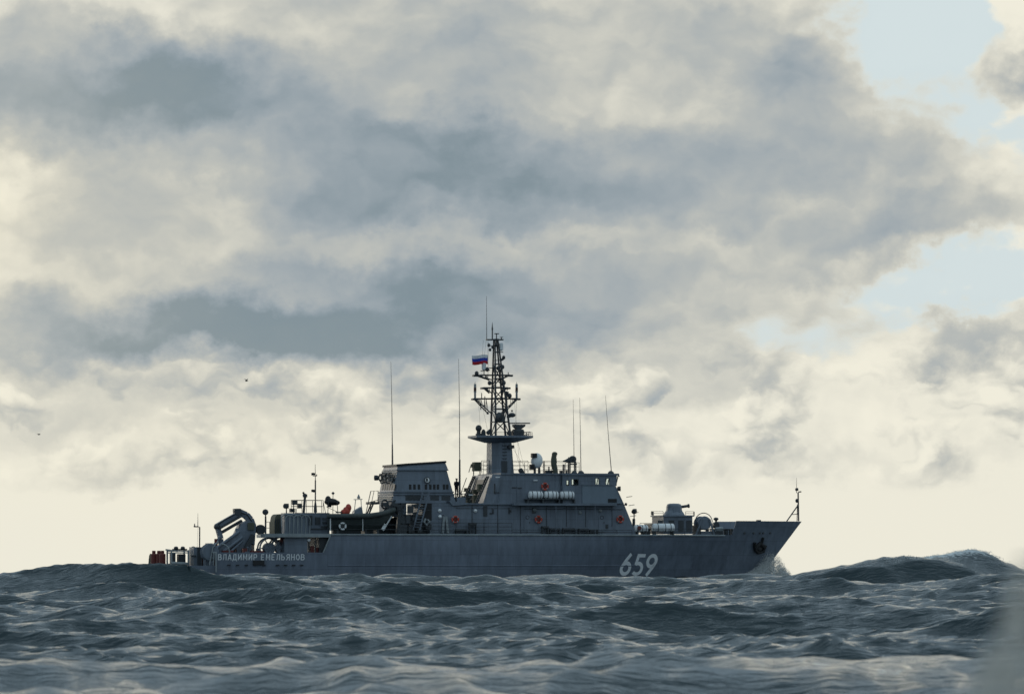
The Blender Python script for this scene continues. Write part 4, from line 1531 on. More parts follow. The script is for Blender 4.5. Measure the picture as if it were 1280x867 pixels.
for py in (590.0, 593.5, 603.8, 616.0, 620.8, 623.2, 625.4, 628.0):
    m.beam(funnel_aft(2.8, py, 0.06), funnel_aft(-2.35, py, 0.06), 0.10, 0.07)
m.build('funnel_slat', PALE, funnel)
# gear lashed to the aft side of the funnel
m = MB()
for y, py, r in ((2.3, 597, 0.3), (1.5, 594, 0.25), (0.9, 598, 0.34), (0.1, 595, 0.3), (-0.5, 600, 0.32), (-1.2, 594.5, 0.3), (-1.8, 598, 0.28), (1.6, 601, 0.22)):
    c = funnel_aft(y, py, 0.28)
    m.ring(c, (1, 0.3, 0), r, 0.07, 14, 6)
    m.tube([c + Vector((0.3, -0.3, -0.3)), c + Vector((-0.05, 0.3, 0.35))], 0.05, 5)
m.beam(funnel_aft(2.7, 599, 0.3), funnel_aft(-2.3, 603, 0.3), 0.06, 0.06)
m.beam(funnel_aft(2.7, 592, 0.3), funnel_aft(-2.3, 592, 0.3), 0.06, 0.06)
m.lathe(funnel_aft(2.9, 597, 0.45), (-0.5, 0.3, 0), [(-0.2, 0.15), (0, 0.25), (0.25, 0.25)], 12)
m.build('hose_rack', DARK, funnel)
m = MB()
for y, py in ((1.2, 596), (-0.2, 597.5), (-1.5, 600)):
    c = funnel_aft(y, py, 0.15)
    m.box(c.x - 0.1, c.x + 0.2, y - 0.3, y + 0.3, c.z - 0.25, c.z + 0.25)
m.build('valve_box', PALE, funnel)
m = MB()
x, y, z = funnel_side(533.5, 600.5, 0.0)
m.lathe((x, y - 0.02, z), (0, -1, 0), [(0, 0.14), (0.10, 0.22), (0.18, 0.22), (0.20, 0.18)], 16)
lamp = m.build('deck_lamp', WHITE, funnel)
m = MB()
m.ring((x, y - 0.16, z), (0, 1, 0), 0.27, 0.035, 18, 6)
m.build('lamp_guard', DARK, lamp)
m = MB()
m.box(x - 0.13, x + 0.02, y - 0.25, y - 0.18, z - 0.1, z + 0.18)
m.build('lamp_shutter', BLACK, lamp)
# deck house and platform in front of the funnel where the lookout stands
m = MB()
m.box(X(556, 1.5), X(582, -2.8), -2.8, 1.5, ZT, Zs(621.5, -2))
m.build('lookout_platform', GREY, ship)
m = MB()
zl = Zs(621.5, -2)
m.rail([(X(569.5, -2.7), -2.7, zl), (X(584, -2.7), -2.7, zl)], 0.55, 0.5, 0.022, 2)
m.build('platform_railing', DARK, ship)
# dark trunk and clutter under the aft side of the funnel
m = MB()
sbox(m, 474, 508, 629, 645, -2.6, 2.0)
trunk = m.build('funnel_base', GREY, ship)
m = MB()
for px, py, r in ((481, 630, 0.4), (487, 633, 0.5), (494, 631, 0.42), (499, 635, 0.5), (490, 639, 0.45), (484, 640, 0.4), (503, 630, 0.35)):
    c = P(px, py, -2.6)
    m.ring(c, (0.5, -1, 0), r, 0.08, 16, 6)
    m.box(c.x - r * 0.6, c.x + r * 0.5, -2.9, -2.55, c.z - r * 0.5, c.z + r * 0.4)
m.build('valve_group', DARK, trunk)
m = MB()
sbox(m, 492, 546, 643, 668, -3.4, 1.0)
m.build('engine_casing', DARK, ship)
m = MB()
m.beam(P(497, 667, -4.0), P(500, 632, -4.0), 0.35, 0.3)
m.beam(P(500, 633, -4.0), P(488, 629, -4.2), 0.3, 0.28)
m.beam(P(512, 667, -4.0), P(501, 640, -4.0), 0.22, 0.22)
m.box(X(496, -4), X(508, -4), -4.2, -3.7, DZ, DZ + 0.9)
m.lathe(P(505, 650, -4.2), (0, 1, 0), [(0, 0.35), (0.06, 0.4), (0.4, 0.4), (0.46, 0.35)], 16)
davit = m.build('boat_davit', DARK, ship)
m = MB()
m.tube([P(488, 629, -4.2), P(487, 643, -4.2)], 0.03, 5)
m.tube([P(500, 632, -4.2), P(511, 650, -4.3), P(528, 655, -4.4)], 0.025, 5)
m.tube([P(497, 636, -4.2), P(512, 641, -4.3), P(538, 637, -4.4)], 0.025, 5)
m.build('davit_fall', DARK, davit)
m = MB()
for k_, (px, py, w_, h_) in enumerate(((509, 632, 7, 9), (518, 630, 6, 5), (507, 644, 5, 10), (515, 646, 9, 4), (521, 657, 6, 8), (510, 658, 7, 7))):
    on_wall(m, px, px + w_, py, py + h_, -LY - 0.02, 0.25)
m.build('deck_machinery', DARK, lower)

# ---- aft house with its rounded tank, under the boat deck
SY = Zs(671, -5, 350)
m = MB()
m.box(X(352, -5), X(414, -5), -5.12, 4.9, SY, DZ + 0.02)
m.box(X(331, -5), X(352, -5) - 0.01, -5.12, -3.4, SY, DZ + 0.02)
m.build('boat_deck', PALE, ship)
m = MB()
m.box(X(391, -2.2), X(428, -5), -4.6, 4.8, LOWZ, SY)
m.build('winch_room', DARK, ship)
m = MB()
sbox(m, 362, 412, 640.6, 667, -3.3, -0.2)
house = m.build('aft_house', GREY, ship)
m = MB()
sbox(m, 351, 384.5, 640.9, 690, -4.7, -3.3)
m.build('winch_casing', GREY, house)
m = MB()
for i in range(6):
    px = 357 + i * 5.0
    x = X(px, -4.7)
    zt = Zs(643 + (i % 2), -4.7)
    zb = Zs(663 + 4 * (i % 3), -4.7)
    m.ring((x, -4.76, zt - 0.45), (0, 1, 0), 0.42, 0.045, 14, 6, -1.6, 1.6)
    m.tube([(x + 0.42, -4.76, zt - 0.45), (x + 0.36, -4.76, zb)], 0.045, 5)
    m.tube([(x - 0.42, -4.76, zt - 0.45), (x - 0.38, -4.76, zb + 0.3)], 0.045, 5)
m.build('cable_loop', PALE, house)
m = MB()
for px, py, w, h in ((394, 646, 6, 9), (386, 644, 4, 12), (403, 652, 8, 2), (401, 657, 9, 2), (403, 647, 8, 2.2), (388, 660, 20, 1.5)):
    on_wall(m, px, px + w, py, py + h, -3.3, 0.12)
m.build('rack_shelf', DARK, house)
m = MB()
xl, xr = X(338, -1.2), X(356, -2.8)
zt = Zs(643, -2)
prof = [(xl, DZ), (xr, DZ)] + [((xl + xr) / 2 + (xr - xl) / 2 * max(-1, min(1, s)) if abs(s) >= 1 else (xl + xr) / 2 + (xr - xl) / 2 * s, zt - 0.75 + 0.75 * math.sqrt(max(0, 1 - min(1, abs(s)) ** 2.6))) for s in [1 - k / 12 * 2 for k in range(13)]]
m.prism(prof, -2.8, -1.0)
tank = m.build('ribbed_tank', OLIVE, ship)
m = MB()
for k in range(5):
    x = xl + (xr - xl) * (k + 0.5) / 5
    m.tube([(x, -2.83, DZ), (x, -2.83, zt - 0.45)], 0.05, 5)
m.build('tank_rib', DARK, tank)
# railing and lamps on the roof of the aft house
ZH = Zs(640.6, -3)
m = MB()
m.rail([(X(364, -2.9), -2.9, ZH), (X(404, -2.9), -2.9, ZH)], 1.12, 0.9, 0.022, 2)
m.tube([P(404, 627, -2.9), P(407, 641, -2.9)], 0.03, 5)
m.rail([(X(364, -0.5), -0.5, ZH), (X(402, -0.5), -0.5, ZH)], 1.12, 1.4, 0.022, 2)
m.build('house_railing', DARK, house)
searchlight(358, 632.2, 0.24, -2.8, 641, facing=(-0.6, -0.6, 0))
m = MB()
c = P(358, 632, -2.8)
m.box(c.x - 0.18, c.x + 0.18, -3.0, -2.6, c.z - 0.22, c.z + 0.22)
m.tube([P(367, 641, -2.8), P(367, 626, -2.8)], 0.05, 5)
sbox(m, 364.5, 372, 625, 630.5, -2.9, -2.6)
sbox(m, 371, 377.5, 629, 635, -2.9, -2.4)
m.tube([P(370, 635, -2.7), P(370, 641, -2.7)], 0.05, 5)
m.box(X(362, -2.5), X(368, -2.5), -2.7, -2.3, ZH, ZH + 0.35)
m.build('floodlight', DARK, house)
m = MB()
m.tube([P(379.5, 641, -2), P(380.3, 631, -2), P(381.3, 620, -2)], 0.12, 8)
m.ball(P(381, 619, -2), 0.22, 0.2, 0.2, 7)
m.box(X(379.5, -2), X(383.5, -2), -2.2, -1.8, Zs(622, -2), Zs(618.5, -2))
m.ball(P(379.3, 615.8, -2), 0.11, 0.11, 0.11, 6)
m.tube([P(379.3, 616, -2), P(380.5, 620, -2)], 0.04, 5)
m.build('direction_post', DARK, house)
m = MB()
a = P(394.2, 641, -1.5)
m.tube([a, P(394.2, 600, -1.5)], 0.065, 7)
m.tube([P(394.2, 600, -1.5), P(394.0, 580, -1.5)], 0.04, 6, 0.015)
m.lathe((a.x, a.y, ZH), (0, 0, 1), [(0, 0.16), (0.5, 0.14), (1.0, 0.07)], 10)
m.beam(P(391, 594.6, -1.5), P(396, 594.6, -1.5), 0.08, 0.06)
m.tube([P(395.8, 594.6, -1.5), P(395.8, 592.5, -1.5)], 0.05, 5)
m.beam(P(391, 614.6, -1.5), P(394.5, 614.6, -1.5), 0.08, 0.06)
pole = m.build('signal_pole', DARK, house)
for py in (592.4, 613.2):
    m = MB()
    m.lathe(P(391.4, py + 1.4, -1.5), (0, 0, 1), [(0, 0.16), (0.2, 0.18), (0.24, 0.08)], 12)
    m.build('navigation_lamp', BLACK, house)
searchlight(332, 639.7, 0.27, -4.2, 667, facing=(-0.4, -1, 0))
m = MB()
m.rail([P(331.5, 667, -4.2), P(337, 667, -4.0)], 1.1, 0.4, 0.025, 2)
m.tube([P(332, 667, -4.2), P(332, 645, -4.2)], 0.08, 6)
m.build('lamp_stand', DARK, ship)

# loose deck gear abaft the winch casing
gr_ = random.Random(4)
for k_ in range(12):
    px = 276 + k_ * 4.6
    y_ = gr_.uniform(-4.2, -1.0)
    h_ = gr_.uniform(0.5, 1.35)
    m = MB()
    x_ = X(px, y_)
    if k_ % 3 == 0:
        m.lathe((x_, y_, LOWZ), (0, 0, 1), [(0, 0.22), (h_ * 0.8, 0.22), (h_ * 0.82, 0.3), (h_, 0.3), (h_ + 0.02, 0.1)], 12)
    elif k_ % 3 == 1:
        m.box(x_ - 0.22, x_ + 0.25, y_ - 0.3, y_ + 0.3, LOWZ, LOWZ + h_)
        m.tube([(x_ + 0.1, y_, LOWZ + h_ - 0.02), (x_ + 0.1, y_, LOWZ + h_ + 0.35)], 0.05, 6)
        m.ball((x_ + 0.1, y_, LOWZ + h_ + 0.38), 0.11, 0.11, 0.08, 6)
    else:
        m.ring((x_, y_, LOWZ + 0.75), (0.4, 1, 0), 0.38, 0.07, 16, 6)
        m.box(x_ - 0.1, x_ + 0.1, y_ - 0.1, y_ + 0.1, LOWZ, LOWZ + 0.7)
    m.build(('mushroom_vent', 'deck_locker', 'mooring_reel')[k_ % 3], (DARK, GREY, DARK)[k_ % 3], ship)
# cable reels under the overhang
for px, py, r, mat in ((336, 685, 0.95, GREY), (350, 684, 0.95, GREY), (366, 690, 0.7, RED)):
    m = MB()
    c = P(px, py, -3.6)
    m.ring(c + Vector((0, -0.45, 0)), (0, 1, 0), r, 0.08, 24, 6)
    m.ring(c + Vector((0, 0.45, 0)), (0, 1, 0), r, 0.08, 24, 6)
    m.lathe(c - Vector((0, 0.45, 0)), (0, 1, 0), [(0, r * 0.55), (0.9, r * 0.55)], 18)
    for k in range(3):
        t = k * math.pi / 3
        d = Vector((math.cos(t), 0, math.sin(t))) * r
        m.tube([c + Vector((0, -0.45, 0)) - d, c + Vector((0, -0.45, 0)) + d], 0.05, 5)
    m.build('cable_reel', mat, ship)
m = MB()
sbox(m, 345, 352, 674, 700, -3.2, -2.6)
m.prism([(X(346, -4.0), Zs(700, -4)), (X(357, -4.0), Zs(700, -4)), (X(354, -4.0), Zs(671, -4)), (X(351, -4.0), Zs(671, -4))], -4.05, -3.8)
m.build('winch_frame', RED, ship)
m = MB()
for px in (386, 394, 400):
    m.tube([P(px, 691, -4.7), P(px, 671, -4.7)], 0.06, 6)
m.build('deck_pillar', DARK, ship)
m = MB()
sbox(m, 386.5, 392.5, 682, 692, -4.4, -3.9)
sbox(m, 393, 398, 684, 692, -4.3, -3.9)
sbox(m, 276, 292, 687.5, 692, -4.0, -3.2)
sbox(m, 302, 309, 685, 692, -3.8, -3.2)
sbox(m, 312, 330, 688, 692, -4.2, -3.6)
m.build('fire_locker', RED, ship)
m = MB()
m.ball(P(386.2, 674.5, -4.75), 0.16, 0.1, 0.16, 7)
m.build('deck_lamp', WHITE, ship)

# ---- the folding crane at the stern
cy = -2.0
m = MB()
m.loft([P(296, 692, cy - 0.8), P(314, 692, cy - 0.8), P(318, 692, cy + 0.8), P(300, 692, cy + 0.8)], [P(294, 660, cy - 0.7), P(315, 658, cy - 0.7), P(318, 658, cy + 0.7), P(297, 660, cy + 0.7)])
m.prism([(p.x, p.z) for p in (P(293, 668, cy), P(316, 681, cy), P(318, 655, cy), P(309, 650, cy), P(299, 655, cy))], cy - 0.75, cy + 0.75)
crane = m.build('stern_crane', GREY, ship)
def arm(pts, w, name, mat=GREY, parent=crane, dy=0.0):
    mm_ = MB()
    for p, q in zip(pts, pts[1:]):
        mm_.beam(P(*p, cy + dy), P(*q, cy + dy), 0.55, w)
    return mm_.build(name, mat, parent)
arm([(315, 656), (312.5, 649), (307, 643.5), (297, 639)], 0.62, 'crane_boom')
arm([(301, 641.5), (271, 658.5)], 0.62, 'crane_jib')
arm([(302, 650.5), (277, 665)], 0.24, 'hydraulic_ram', DARK)
arm([(299, 645.5), (274, 660.5)], 0.16, 'hydraulic_pipe', DARK, crane, -0.45)
arm([(316, 668), (304, 690)], 0.35, 'crane_brace', DARK, crane, -0.9)
arm([(271.5, 657), (276, 673), (275, 680)], 0.42, 'crane_tip', GREY)
m = MB()
c = P(296.5, 639.5, cy)
m.lathe(c - Vector((0, 0.4, 0)), (0, 1, 0), [(0, 0.32), (0.8, 0.32)], 14)
m.box(c.x - 0.35, c.x + 0.3, cy - 0.3, cy + 0.3, c.z, c.z + 0.3)
m.ball(P(271.5, 658, cy), 0.33, 0.4, 0.3, 7)
m.build('crane_joint', DARK, crane)
m = MB()
m.tube([P(300, 640, cy - 0.35), P(309, 643, cy - 0.35), P(314.5, 651, cy - 0.35), P(313, 660, cy - 0.35)], 0.05, 6)
m.tube([P(293, 643, cy - 0.4), P(281, 649, cy - 0.4), P(273, 655, cy - 0.4)], 0.05, 6)
m.tube([P(303, 640, cy + 0.3), P(312, 642, cy + 0.3), P(317, 650, cy + 0.3), P(316, 660, cy + 0.3)], 0.05, 6)
m.build('hydraulic_hose', BLACK, crane)
m = MB()
c = P(325.5, 661.5, cy)
m.lathe(c - Vector((0, 0.25, 0)), (0, 1, 0), [(0, 0.42), (0.06, 0.46), (0.12, 0.34), (0.38, 0.34), (0.44, 0.46), (0.5, 0.42)], 20)
m.beam(P(316, 664, cy), P(326, 662, cy), 0.3, 0.35)
m.build('crane_sheave', DARK, crane)
m = MB()
m.box(P(311, 656, cy).x - 0.3, P(311, 656, cy).x + 0.3, cy - 0.95, cy - 0.7, P(311, 662, cy).z, P(311, 653, cy).z)
m.build('control_box', OLIVE, crane)
# chutes and spars that slope down to the stern
m = MB()
for p0, p1, r in (((299, 664), (263, 690), 0.14), ((303, 671), (267, 698), 0.16), ((303, 676), (287, 690), 0.10)):
    m.tube([P(*p0, -3.2), P(*p1, -3.4)], r, 8)
m.prism([(p.x, p.z) for p in (P(301, 664, -3.1), P(303, 671, -3.1), P(267, 698, -3.1), P(263, 691, -3.1))], -3.15, -2.5)
m.tube([P(276, 670, -2.6), P(268, 681, -2.6), P(262, 684, -2.6)], 0.16, 8)
m.build('sweep_spar', GREY, ship)
m = MB()
m.ring(P(277, 690, -4.6), (0, 1, 0), 0.75, 0.07, 16, 6, 0.0, 1.6)
m.tube([P(267, 706, -4.6), P(267.5, 690, -4.6)], 0.07, 6)
m.tube([P(262, 706, -4.4), P(266, 684, -4.4), P(273, 676, -4.4)], 0.07, 6)
m.tube([P(266, 690, -4.5), P(271, 690, -4.5)], 0.05, 6)
m.tube([P(264, 697, -4.5), P(271, 697, -4.5)], 0.05, 6)
m.build('stern_gate', PALE, ship)
m = MB()
m.lathe(P(262, 690, -3.8) - Vector((0, 0.5, 0)), (0, 1, 0), [(0, 0.75), (0.1, 0.8), (0.15, 0.5), (0.9, 0.5), (0.95, 0.8), (1.05, 0.75)], 22)
sbox(m, 256.5, 266, 678.5, 690, -3.6, -2.4)
sbox(m, 254, 262, 690, 708, -3.6, -2.6)
m.build('sweep_winch', GREY, ship)
m = MB()
for px, py in ((270, 673), (313, 686), (296, 686), (322, 685)):
    a = P(px, py, -2.6)
    m.lathe((a.x, a.y, LOWZ), (0, 0, 1), [(0, 0.16), (a.z - LOWZ, 0.16)], 10)
m.build('mooring_post', RED, ship)
# stern light pole
m = MB()
m.tube([P(249.3, 706, 0), P(249.6, 658.5, 0), P(247.5, 657.8, 0), P(243, 657.8, 0)], 0.06, 6)
m.tube([P(247.3, 658, 0), P(247.3, 641, 0)], 0.035, 5, 0.012)
m.tube([P(243.2, 658, 0), P(243.2, 654, 0)], 0.045, 5)
m.ball(P(243.2, 657.6, 0), 0.10, 0.1, 0.08, 6)
m.tube([P(247.5, 658, 0.2), P(246.5, 684, 0.2)], 0.012, 4)
m.build('stern_light_pole', DARK, ship)
# frame and cabinets on the low stern deck
fy0, fy1 = -1.2, 0.6
m = MB()
z0_, z1_ = LOWZ, Zs(687, 0, 220)
xa_, xb_ = X(209, fy1), X(235.5, fy0)
for x in (xa_, xb_):
    for y in (fy0, fy1):
        m.box(x - 0.07, x + 0.07, y - 0.07, y + 0.07, z0_, z1_)
for z in (z1_ - 0.1, Zs(690.5, 0, 220), Zs(704.5, 0, 220)):
    m.box(xa_, xb_, fy0 - 0.06, fy0 + 0.06, z - 0.05, z + 0.05)
    m.box(xa_, xb_, fy1 - 0.06, fy1 + 0.06, z - 0.05, z + 0.05)
m.beam(P(207, 686.6, 0), P(222, 688.5, 0), 0.2, 0.14)
m.tube([P(214, 703.5, fy0), P(234, 704.5, fy0)], 0.16, 10)
m.build('stern_frame', PALE, ship)
m = MB()
sbox(m, 212, 219.5, 690.5, 707, -0.4, 0.4)
sbox(m, 221, 232, 692, 707, -0.2, 0.5)
for px in (220, 228.5, 241.5):
    m.ball(P(px, 684.5, 0), 0.22, 0.2, 0.16, 7)
m.box(X(216, 0), X(234, 0), 0, 0.3, Zs(687.5, 0, 220), Zs(685.5, 0, 220))
m.build('sweep_gear', DARK, ship)
m = MB()
sbox(m, 236.5, 252, 683.3, 708, -1.6, 0.4)
cab = m.build('stern_cabinet', GREY, ship)
m = MB(); on_wall(m, 239, 245, 693.5, 696, -1.6, 0.05); on_wall(m, 246.5, 251, 684, 706, -1.6, 0.04); m.build('cabinet_panel', DARK, cab)
m = MB()
sbox(m, 251, 256.5, 688.5, 708, -1.0, 0.0)
m.build('stern_locker', RED, ship)

# ------------------------------------------------------------------ things carried by the ship
def on_ship(p):
    return world_of(p)

# sweep floats standing at the stern: three lying heads, red
def make_float(name):
    t = empty(name)
    m = MB()
    m.lathe((0, 0, 0), (0, 0, 1), [(0, 0.22), (0.08, 0.30), (1.05, 0.30), (1.12, 0.24)], 16)
    m.build('float_body', RED, t)
    m = MB()
    m.lathe((0, 0, 1.12), (0, 0, 1), [(0, 0.17), (0.26, 0.17), (0.28, 0.13)], 14)
    m.build('float_cap', RED, t)
    return t
fl = make_float('sweep_float')
fl.location = on_ship((X(192.3, 3.4), 3.4, LOWZ)); fl.rotation_euler.z = YAW
tag(fl, 'dark red sweep float at the far left of the stern, left of its twin', 'float', 'red sweep floats on the stern')
f2 = copy_thing(fl, on_ship((X(198.6, 3.0), 3.0, LOWZ)), YAW, 'dark red sweep float between two others on the stern')
f3 = copy_thing(fl, on_ship((X(203.0, 2.3), 2.3, LOWZ)), YAW, 'dark red sweep float on the stern, next to the pale frame')
t = empty('sweep_paravane', on_ship((X(187.3, 4.1), 4.1, LOWZ)), YAW)
tag(t, 'narrow brown canister standing on the outermost corner of the stern', 'canister')
m = MB(); m.lathe((0, 0, 0), (0.12, 0, 1), [(0, 0.16), (0.9, 0.18), (1.12, 0.12)], 12); m.build('canister_body', OLIVE, t)
m = MB(); m.ring((0.06, 0, 0.6), (0.12, 0, 1), 0.18, 0.02, 14, 5); m.build('strap', DARK, t)

# dark block added behind the boat so that no bright sky shows beneath it
m = MB()
sbox(m, 414, 498, 646.5, 667, 0.6, 3.4)
m.build('boat_gap_block', DARK, ship)
m = MB()
sbox(m, 275, 301, 676, 693, 0.2, 1.4)  # plain block added to close bright sky gaps around the crane
m.build('crane_gap_block', DARK, ship)
# inflatable boat in its cradle
BYC = -4.1
bw = empty('inflatable_boat', on_ship((X(411, BYC), BYC, DZ)), YAW)
tag(bw, 'dark grey rigid inflatable boat stowed on the boat deck behind the funnel', 'boat')
def BL(px, py, y=0.0):
    p = P(px, py, BYC + y)
    return Vector((p.x - X(411, BYC), y, p.z - DZ))
def boat_hull():
    mm_ = MB()
    secs = [(411, 645.5, 662.5, 0.75), (425, 645.3, 663, 0.95), (445, 645, 663.4, 1.0), (462, 644.5, 663.2, 0.95), (474, 643, 661.5, 0.75), (483, 641, 656, 0.48), (490, 638.8, 647, 0.18), (493, 637.5, 640, 0.04)]
    rings = []
    for px, pt_, pk, hb in secs:
        a, k = BL(px, pt_), BL(px, pk)
        zm = a.z + (k.z - a.z) * 0.45
        rings.append([(a.x, -hb, a.z), (a.x, -hb * 0.92, zm), (a.x, 0, k.z), (a.x, hb * 0.92, zm), (a.x, hb, a.z)])
    n = 5
    vs = [p for r in rings for p in r]
    fs = [tuple(range(n)), tuple(range((len(rings) - 1) * n, len(rings) * n))[::-1]]
    for i in range(len(rings) - 1):
        for k in range(n):
            fs.append((i * n + k, (i + 1) * n + k, (i + 1) * n + (k + 1) % n, i * n + (k + 1) % n))
    mm_.add(vs, fs)
    return mm_
boat_hull().build('boat_hull', TUBE, bw, 50)
for s in (-1, 1):
    m = MB()
    m.tube([BL(409, 645, 0.85 * s), BL(425, 645, 1.05 * s), BL(445, 644.8, 1.1 * s), BL(462, 644.3, 1.05 * s), BL(475, 642.5, 0.85 * s), BL(485, 640, 0.5 * s), BL(492.5, 637, 0.08 * s)], 0.25, 12)
    tb = m.build('buoyancy_tube', TUBE, bw)
    m = MB()
    m.tube([BL(411, 647, 1.12 * s), BL(445, 647, 1.36 * s), BL(462, 646.6, 1.3 * s), BL(476, 644.6, 1.05 * s), BL(486, 641.5, 0.62 * s)], 0.035, 6)
    m.build('grab_line', BLACK, tb)
m = MB()
m.tube([BL(479, 661.5, -0.62), BL(484, 654, -0.45), BL(489.5, 645, -0.2)], 0.06, 6)
m.beam(BL(478, 662, -0.6), BL(482, 655, -0.5), 0.12, 0.3)
m.build('bow_strip', WHITE, bw)
m = MB()
p0, p1 = BL(439, 645), BL(453, 645)
m.loft([(p0.x, -0.5, p0.z - 0.2), (p1.x, -0.5, p1.z - 0.2), (p1.x, 0.5, p1.z - 0.2), (p0.x, 0.5, p0.z - 0.2)], [(BL(442, 633).x, -0.42, BL(0, 637).z), (BL(451, 633).x, -0.42, BL(0, 631.5).z), (BL(451, 633).x, 0.42, BL(0, 631.5).z), (BL(442, 633).x, 0.42, BL(0, 637).z)])
cons = m.build('console', GREY, bw)
m = MB()
for s in (-0.4, 0.4):
    m.tube([BL(443, 638, s), BL(444.5, 624, s)], 0.035, 5)
    m.tube([BL(452, 638, s), BL(451.2, 624, s)], 0.035, 5)
    m.tube([BL(442, 624, s), BL(453, 623.6, s)], 0.035, 5)
m.tube([BL(451, 624, -0.4), BL(451, 624, 0.4)], 0.04, 5)
m.lathe(BL(448.3, 623, 0), (0, 0, 1), [(0, 0.10), (0.1, 0.16), (0.28, 0.08), (0.42, 0.02)], 10)
m.build('roll_bar', PALE, cons)
m = MB()
vs = []
m.ball(BL(433, 638.5, -0.2), 0.36, 0.34, 0.42, 8)
m.ball(BL(435.5, 634.5, -0.2), 0.28, 0.3, 0.38, 8)
m.ball(BL(429.5, 640, -0.2), 0.3, 0.32, 0.28, 8)
m.beam(BL(428, 640, -0.2), BL(437, 637, -0.2), 0.5, 0.3)
cv = m.build('life_jacket_bundle', ORANGE)
tag(cv, 'orange bundle of life jackets lying in the grey inflatable boat', 'life jackets')
cv.location = bw.location; cv.rotation_euler.z = YAW
m = MB()
for s in (-0.5, 0.5):
    m.tube([BL(409.5, 646, s), BL(410.5, 624, s)], 0.035, 5)
    m.tube([BL(422.5, 646, s), BL(421.5, 627, s)], 0.035, 5)
m.tube([BL(416, 646, 0), BL(416.3, 616, 0)], 0.03, 5)
m.tube([BL(408, 633, -0.5), BL(423, 640, -0.5)], 0.025, 5)
m.beam(BL(420, 640, -0.4), BL(427, 640, -0.4), 0.3, 0.12)
m.lathe(BL(416.3, 618, 0), (0, 0, 1), [(0, 0.03), (0.14, 0.17), (0.28, 0.02)], 8)
m.build('stern_arch', DARK, bw)
m = MB()
m.ball(BL(414, 627, 0), 0.66, 0.5, 0.33, 9)
m.ball(BL(410, 624.5, 0), 0.28, 0.35, 0.38, 8)
m.ball(BL(419, 628, 0), 0.45, 0.42, 0.25, 8)
m.beam(BL(411.5, 633.5, 0), BL(412, 627, 0), 0.3, 0.35)
m.build('canvas_cover', BLACK, bw)
m = MB()
for px in (420, 455, 470):
    p = BL(px, 663)
    m.box(p.x - 0.1, p.x + 0.1, -0.7, 0.7, -0.02, BL(px, 661.5).z)
m.beam(BL(404, 649, -0.9), BL(414, 648.2, -0.9), 0.1, 0.12)
m.build('boat_cradle', DARK, ship, loc=(X(411, BYC), BYC, DZ))
m = MB()
m.tube([BL(413, 663, -1.0), BL(413, 646, -1.0)], 0.05, 5)
m.tube([BL(453.5, 663, -1.0), BL(453.5, 648, -1.0)], 0.035, 5)
m.build('boat_lashing', WHITE, bw)
deck_rail(415, 500, -5.0, DZ, 0.85, 2, 2.6)
# stair rails behind the boat
m = MB()
for dy in (0, 0.8):
    m.tube([P(456.5, 645, -1.5 + dy), P(463.5, 613.5, -1.5 + dy), P(472.6, 613.2, -1.5 + dy), P(472.6, 630, -1.5 + dy)], 0.04, 6)
    m.tube([P(467.5, 613.5, -1.5 + dy), P(461.5, 642, -1.5 + dy)], 0.03, 5)
    m.tube([P(459.5, 628, -1.5 + dy), P(472.4, 624.5, -1.5 + dy)], 0.03, 5)
m.ladder(P(460, 645, -1.5), P(468, 626, -1.5), (0, 0.8, 0), 6)
m.box(X(463, -1.5), X(474, -1.5), -1.6, 0.2, Zs(630.5, -1), Zs(627.5, -1))
m.build('companion_ladder', DARK, ship)

# life raft canisters
def make_raft(length, r):
    t = empty('life_raft')
    m = MB()
    h = length / 2
    prof = [(-h, 0.02), (-h + 0.02, r * 0.7), (-h + 0.10, r * 0.95), (-h + 0.2, r), (-0.03, r), (-0.028, r * 1.04), (0.028, r * 1.04), (0.03, r), (h - 0.2, r), (h - 0.10, r * 0.95), (h - 0.02, r * 0.7), (h, 0.02)]
    m.lathe((0, 0, r), (1, 0, 0), prof, 20)
    m.build('canister', WHITE, t, 25)
    for x in (-h * 0.55, h * 0.12, h * 0.62):
        m = MB()
        m.lathe((x - 0.03, 0, r), (1, 0, 0), [(0, r * 1.02), (0.001, r * 1.05), (0.06, r * 1.05), (0.061, r * 1.02)], 20)
        m.build('strap', DARK, t)
    return t
RY = -4.25
raft = make_raft(1.36, 0.36)
rz = Zs(622.9, RY)
raft.location = on_ship((X(669.5, RY), RY, rz)); raft.rotation_euler.z = YAW
tag(raft, 'white life raft canister on the bridge shelf, nearest the funnel', 'life raft', 'life raft canisters')
copy_thing(raft, on_ship((X(689, RY), RY, rz)), YAW, 'white life raft canister in the middle of the bridge shelf')
copy_thing(raft, on_ship((X(708.7, RY), RY, rz)), YAW, 'white life raft canister on the bridge shelf, nearest the bow')
big = make_raft(2.15, 0.40)
big.location = on_ship((X(829, -4.0), -4.0, DZ + 0.25)); big.rotation_euler.z = YAW
tag(big, 'long white life raft canister lying on the foredeck below the gun turret', 'life raft', 'life raft canisters')
sm = copy_thing(raft, on_ship((X(801, -3.9), -3.9, DZ + 0.2)), YAW, 'white life raft canister on the foredeck next to the bridge front')
m = MB()
for px in (818, 840, 796, 806):
    x = X(px, -3.95)
    m.box(x - 0.06, x + 0.06, -4.4, -3.5, DZ - 0.02, DZ + 0.35)
m.build('raft_cradle', DARK, ship)
m = MB()
m.lathe((X(799, -4.3), -4.32, DZ + 0.62), (0, -1, 0), [(0, 0.2), (0.10, 0.2)], 14)
m.build('foam_bottle', RED, ship)

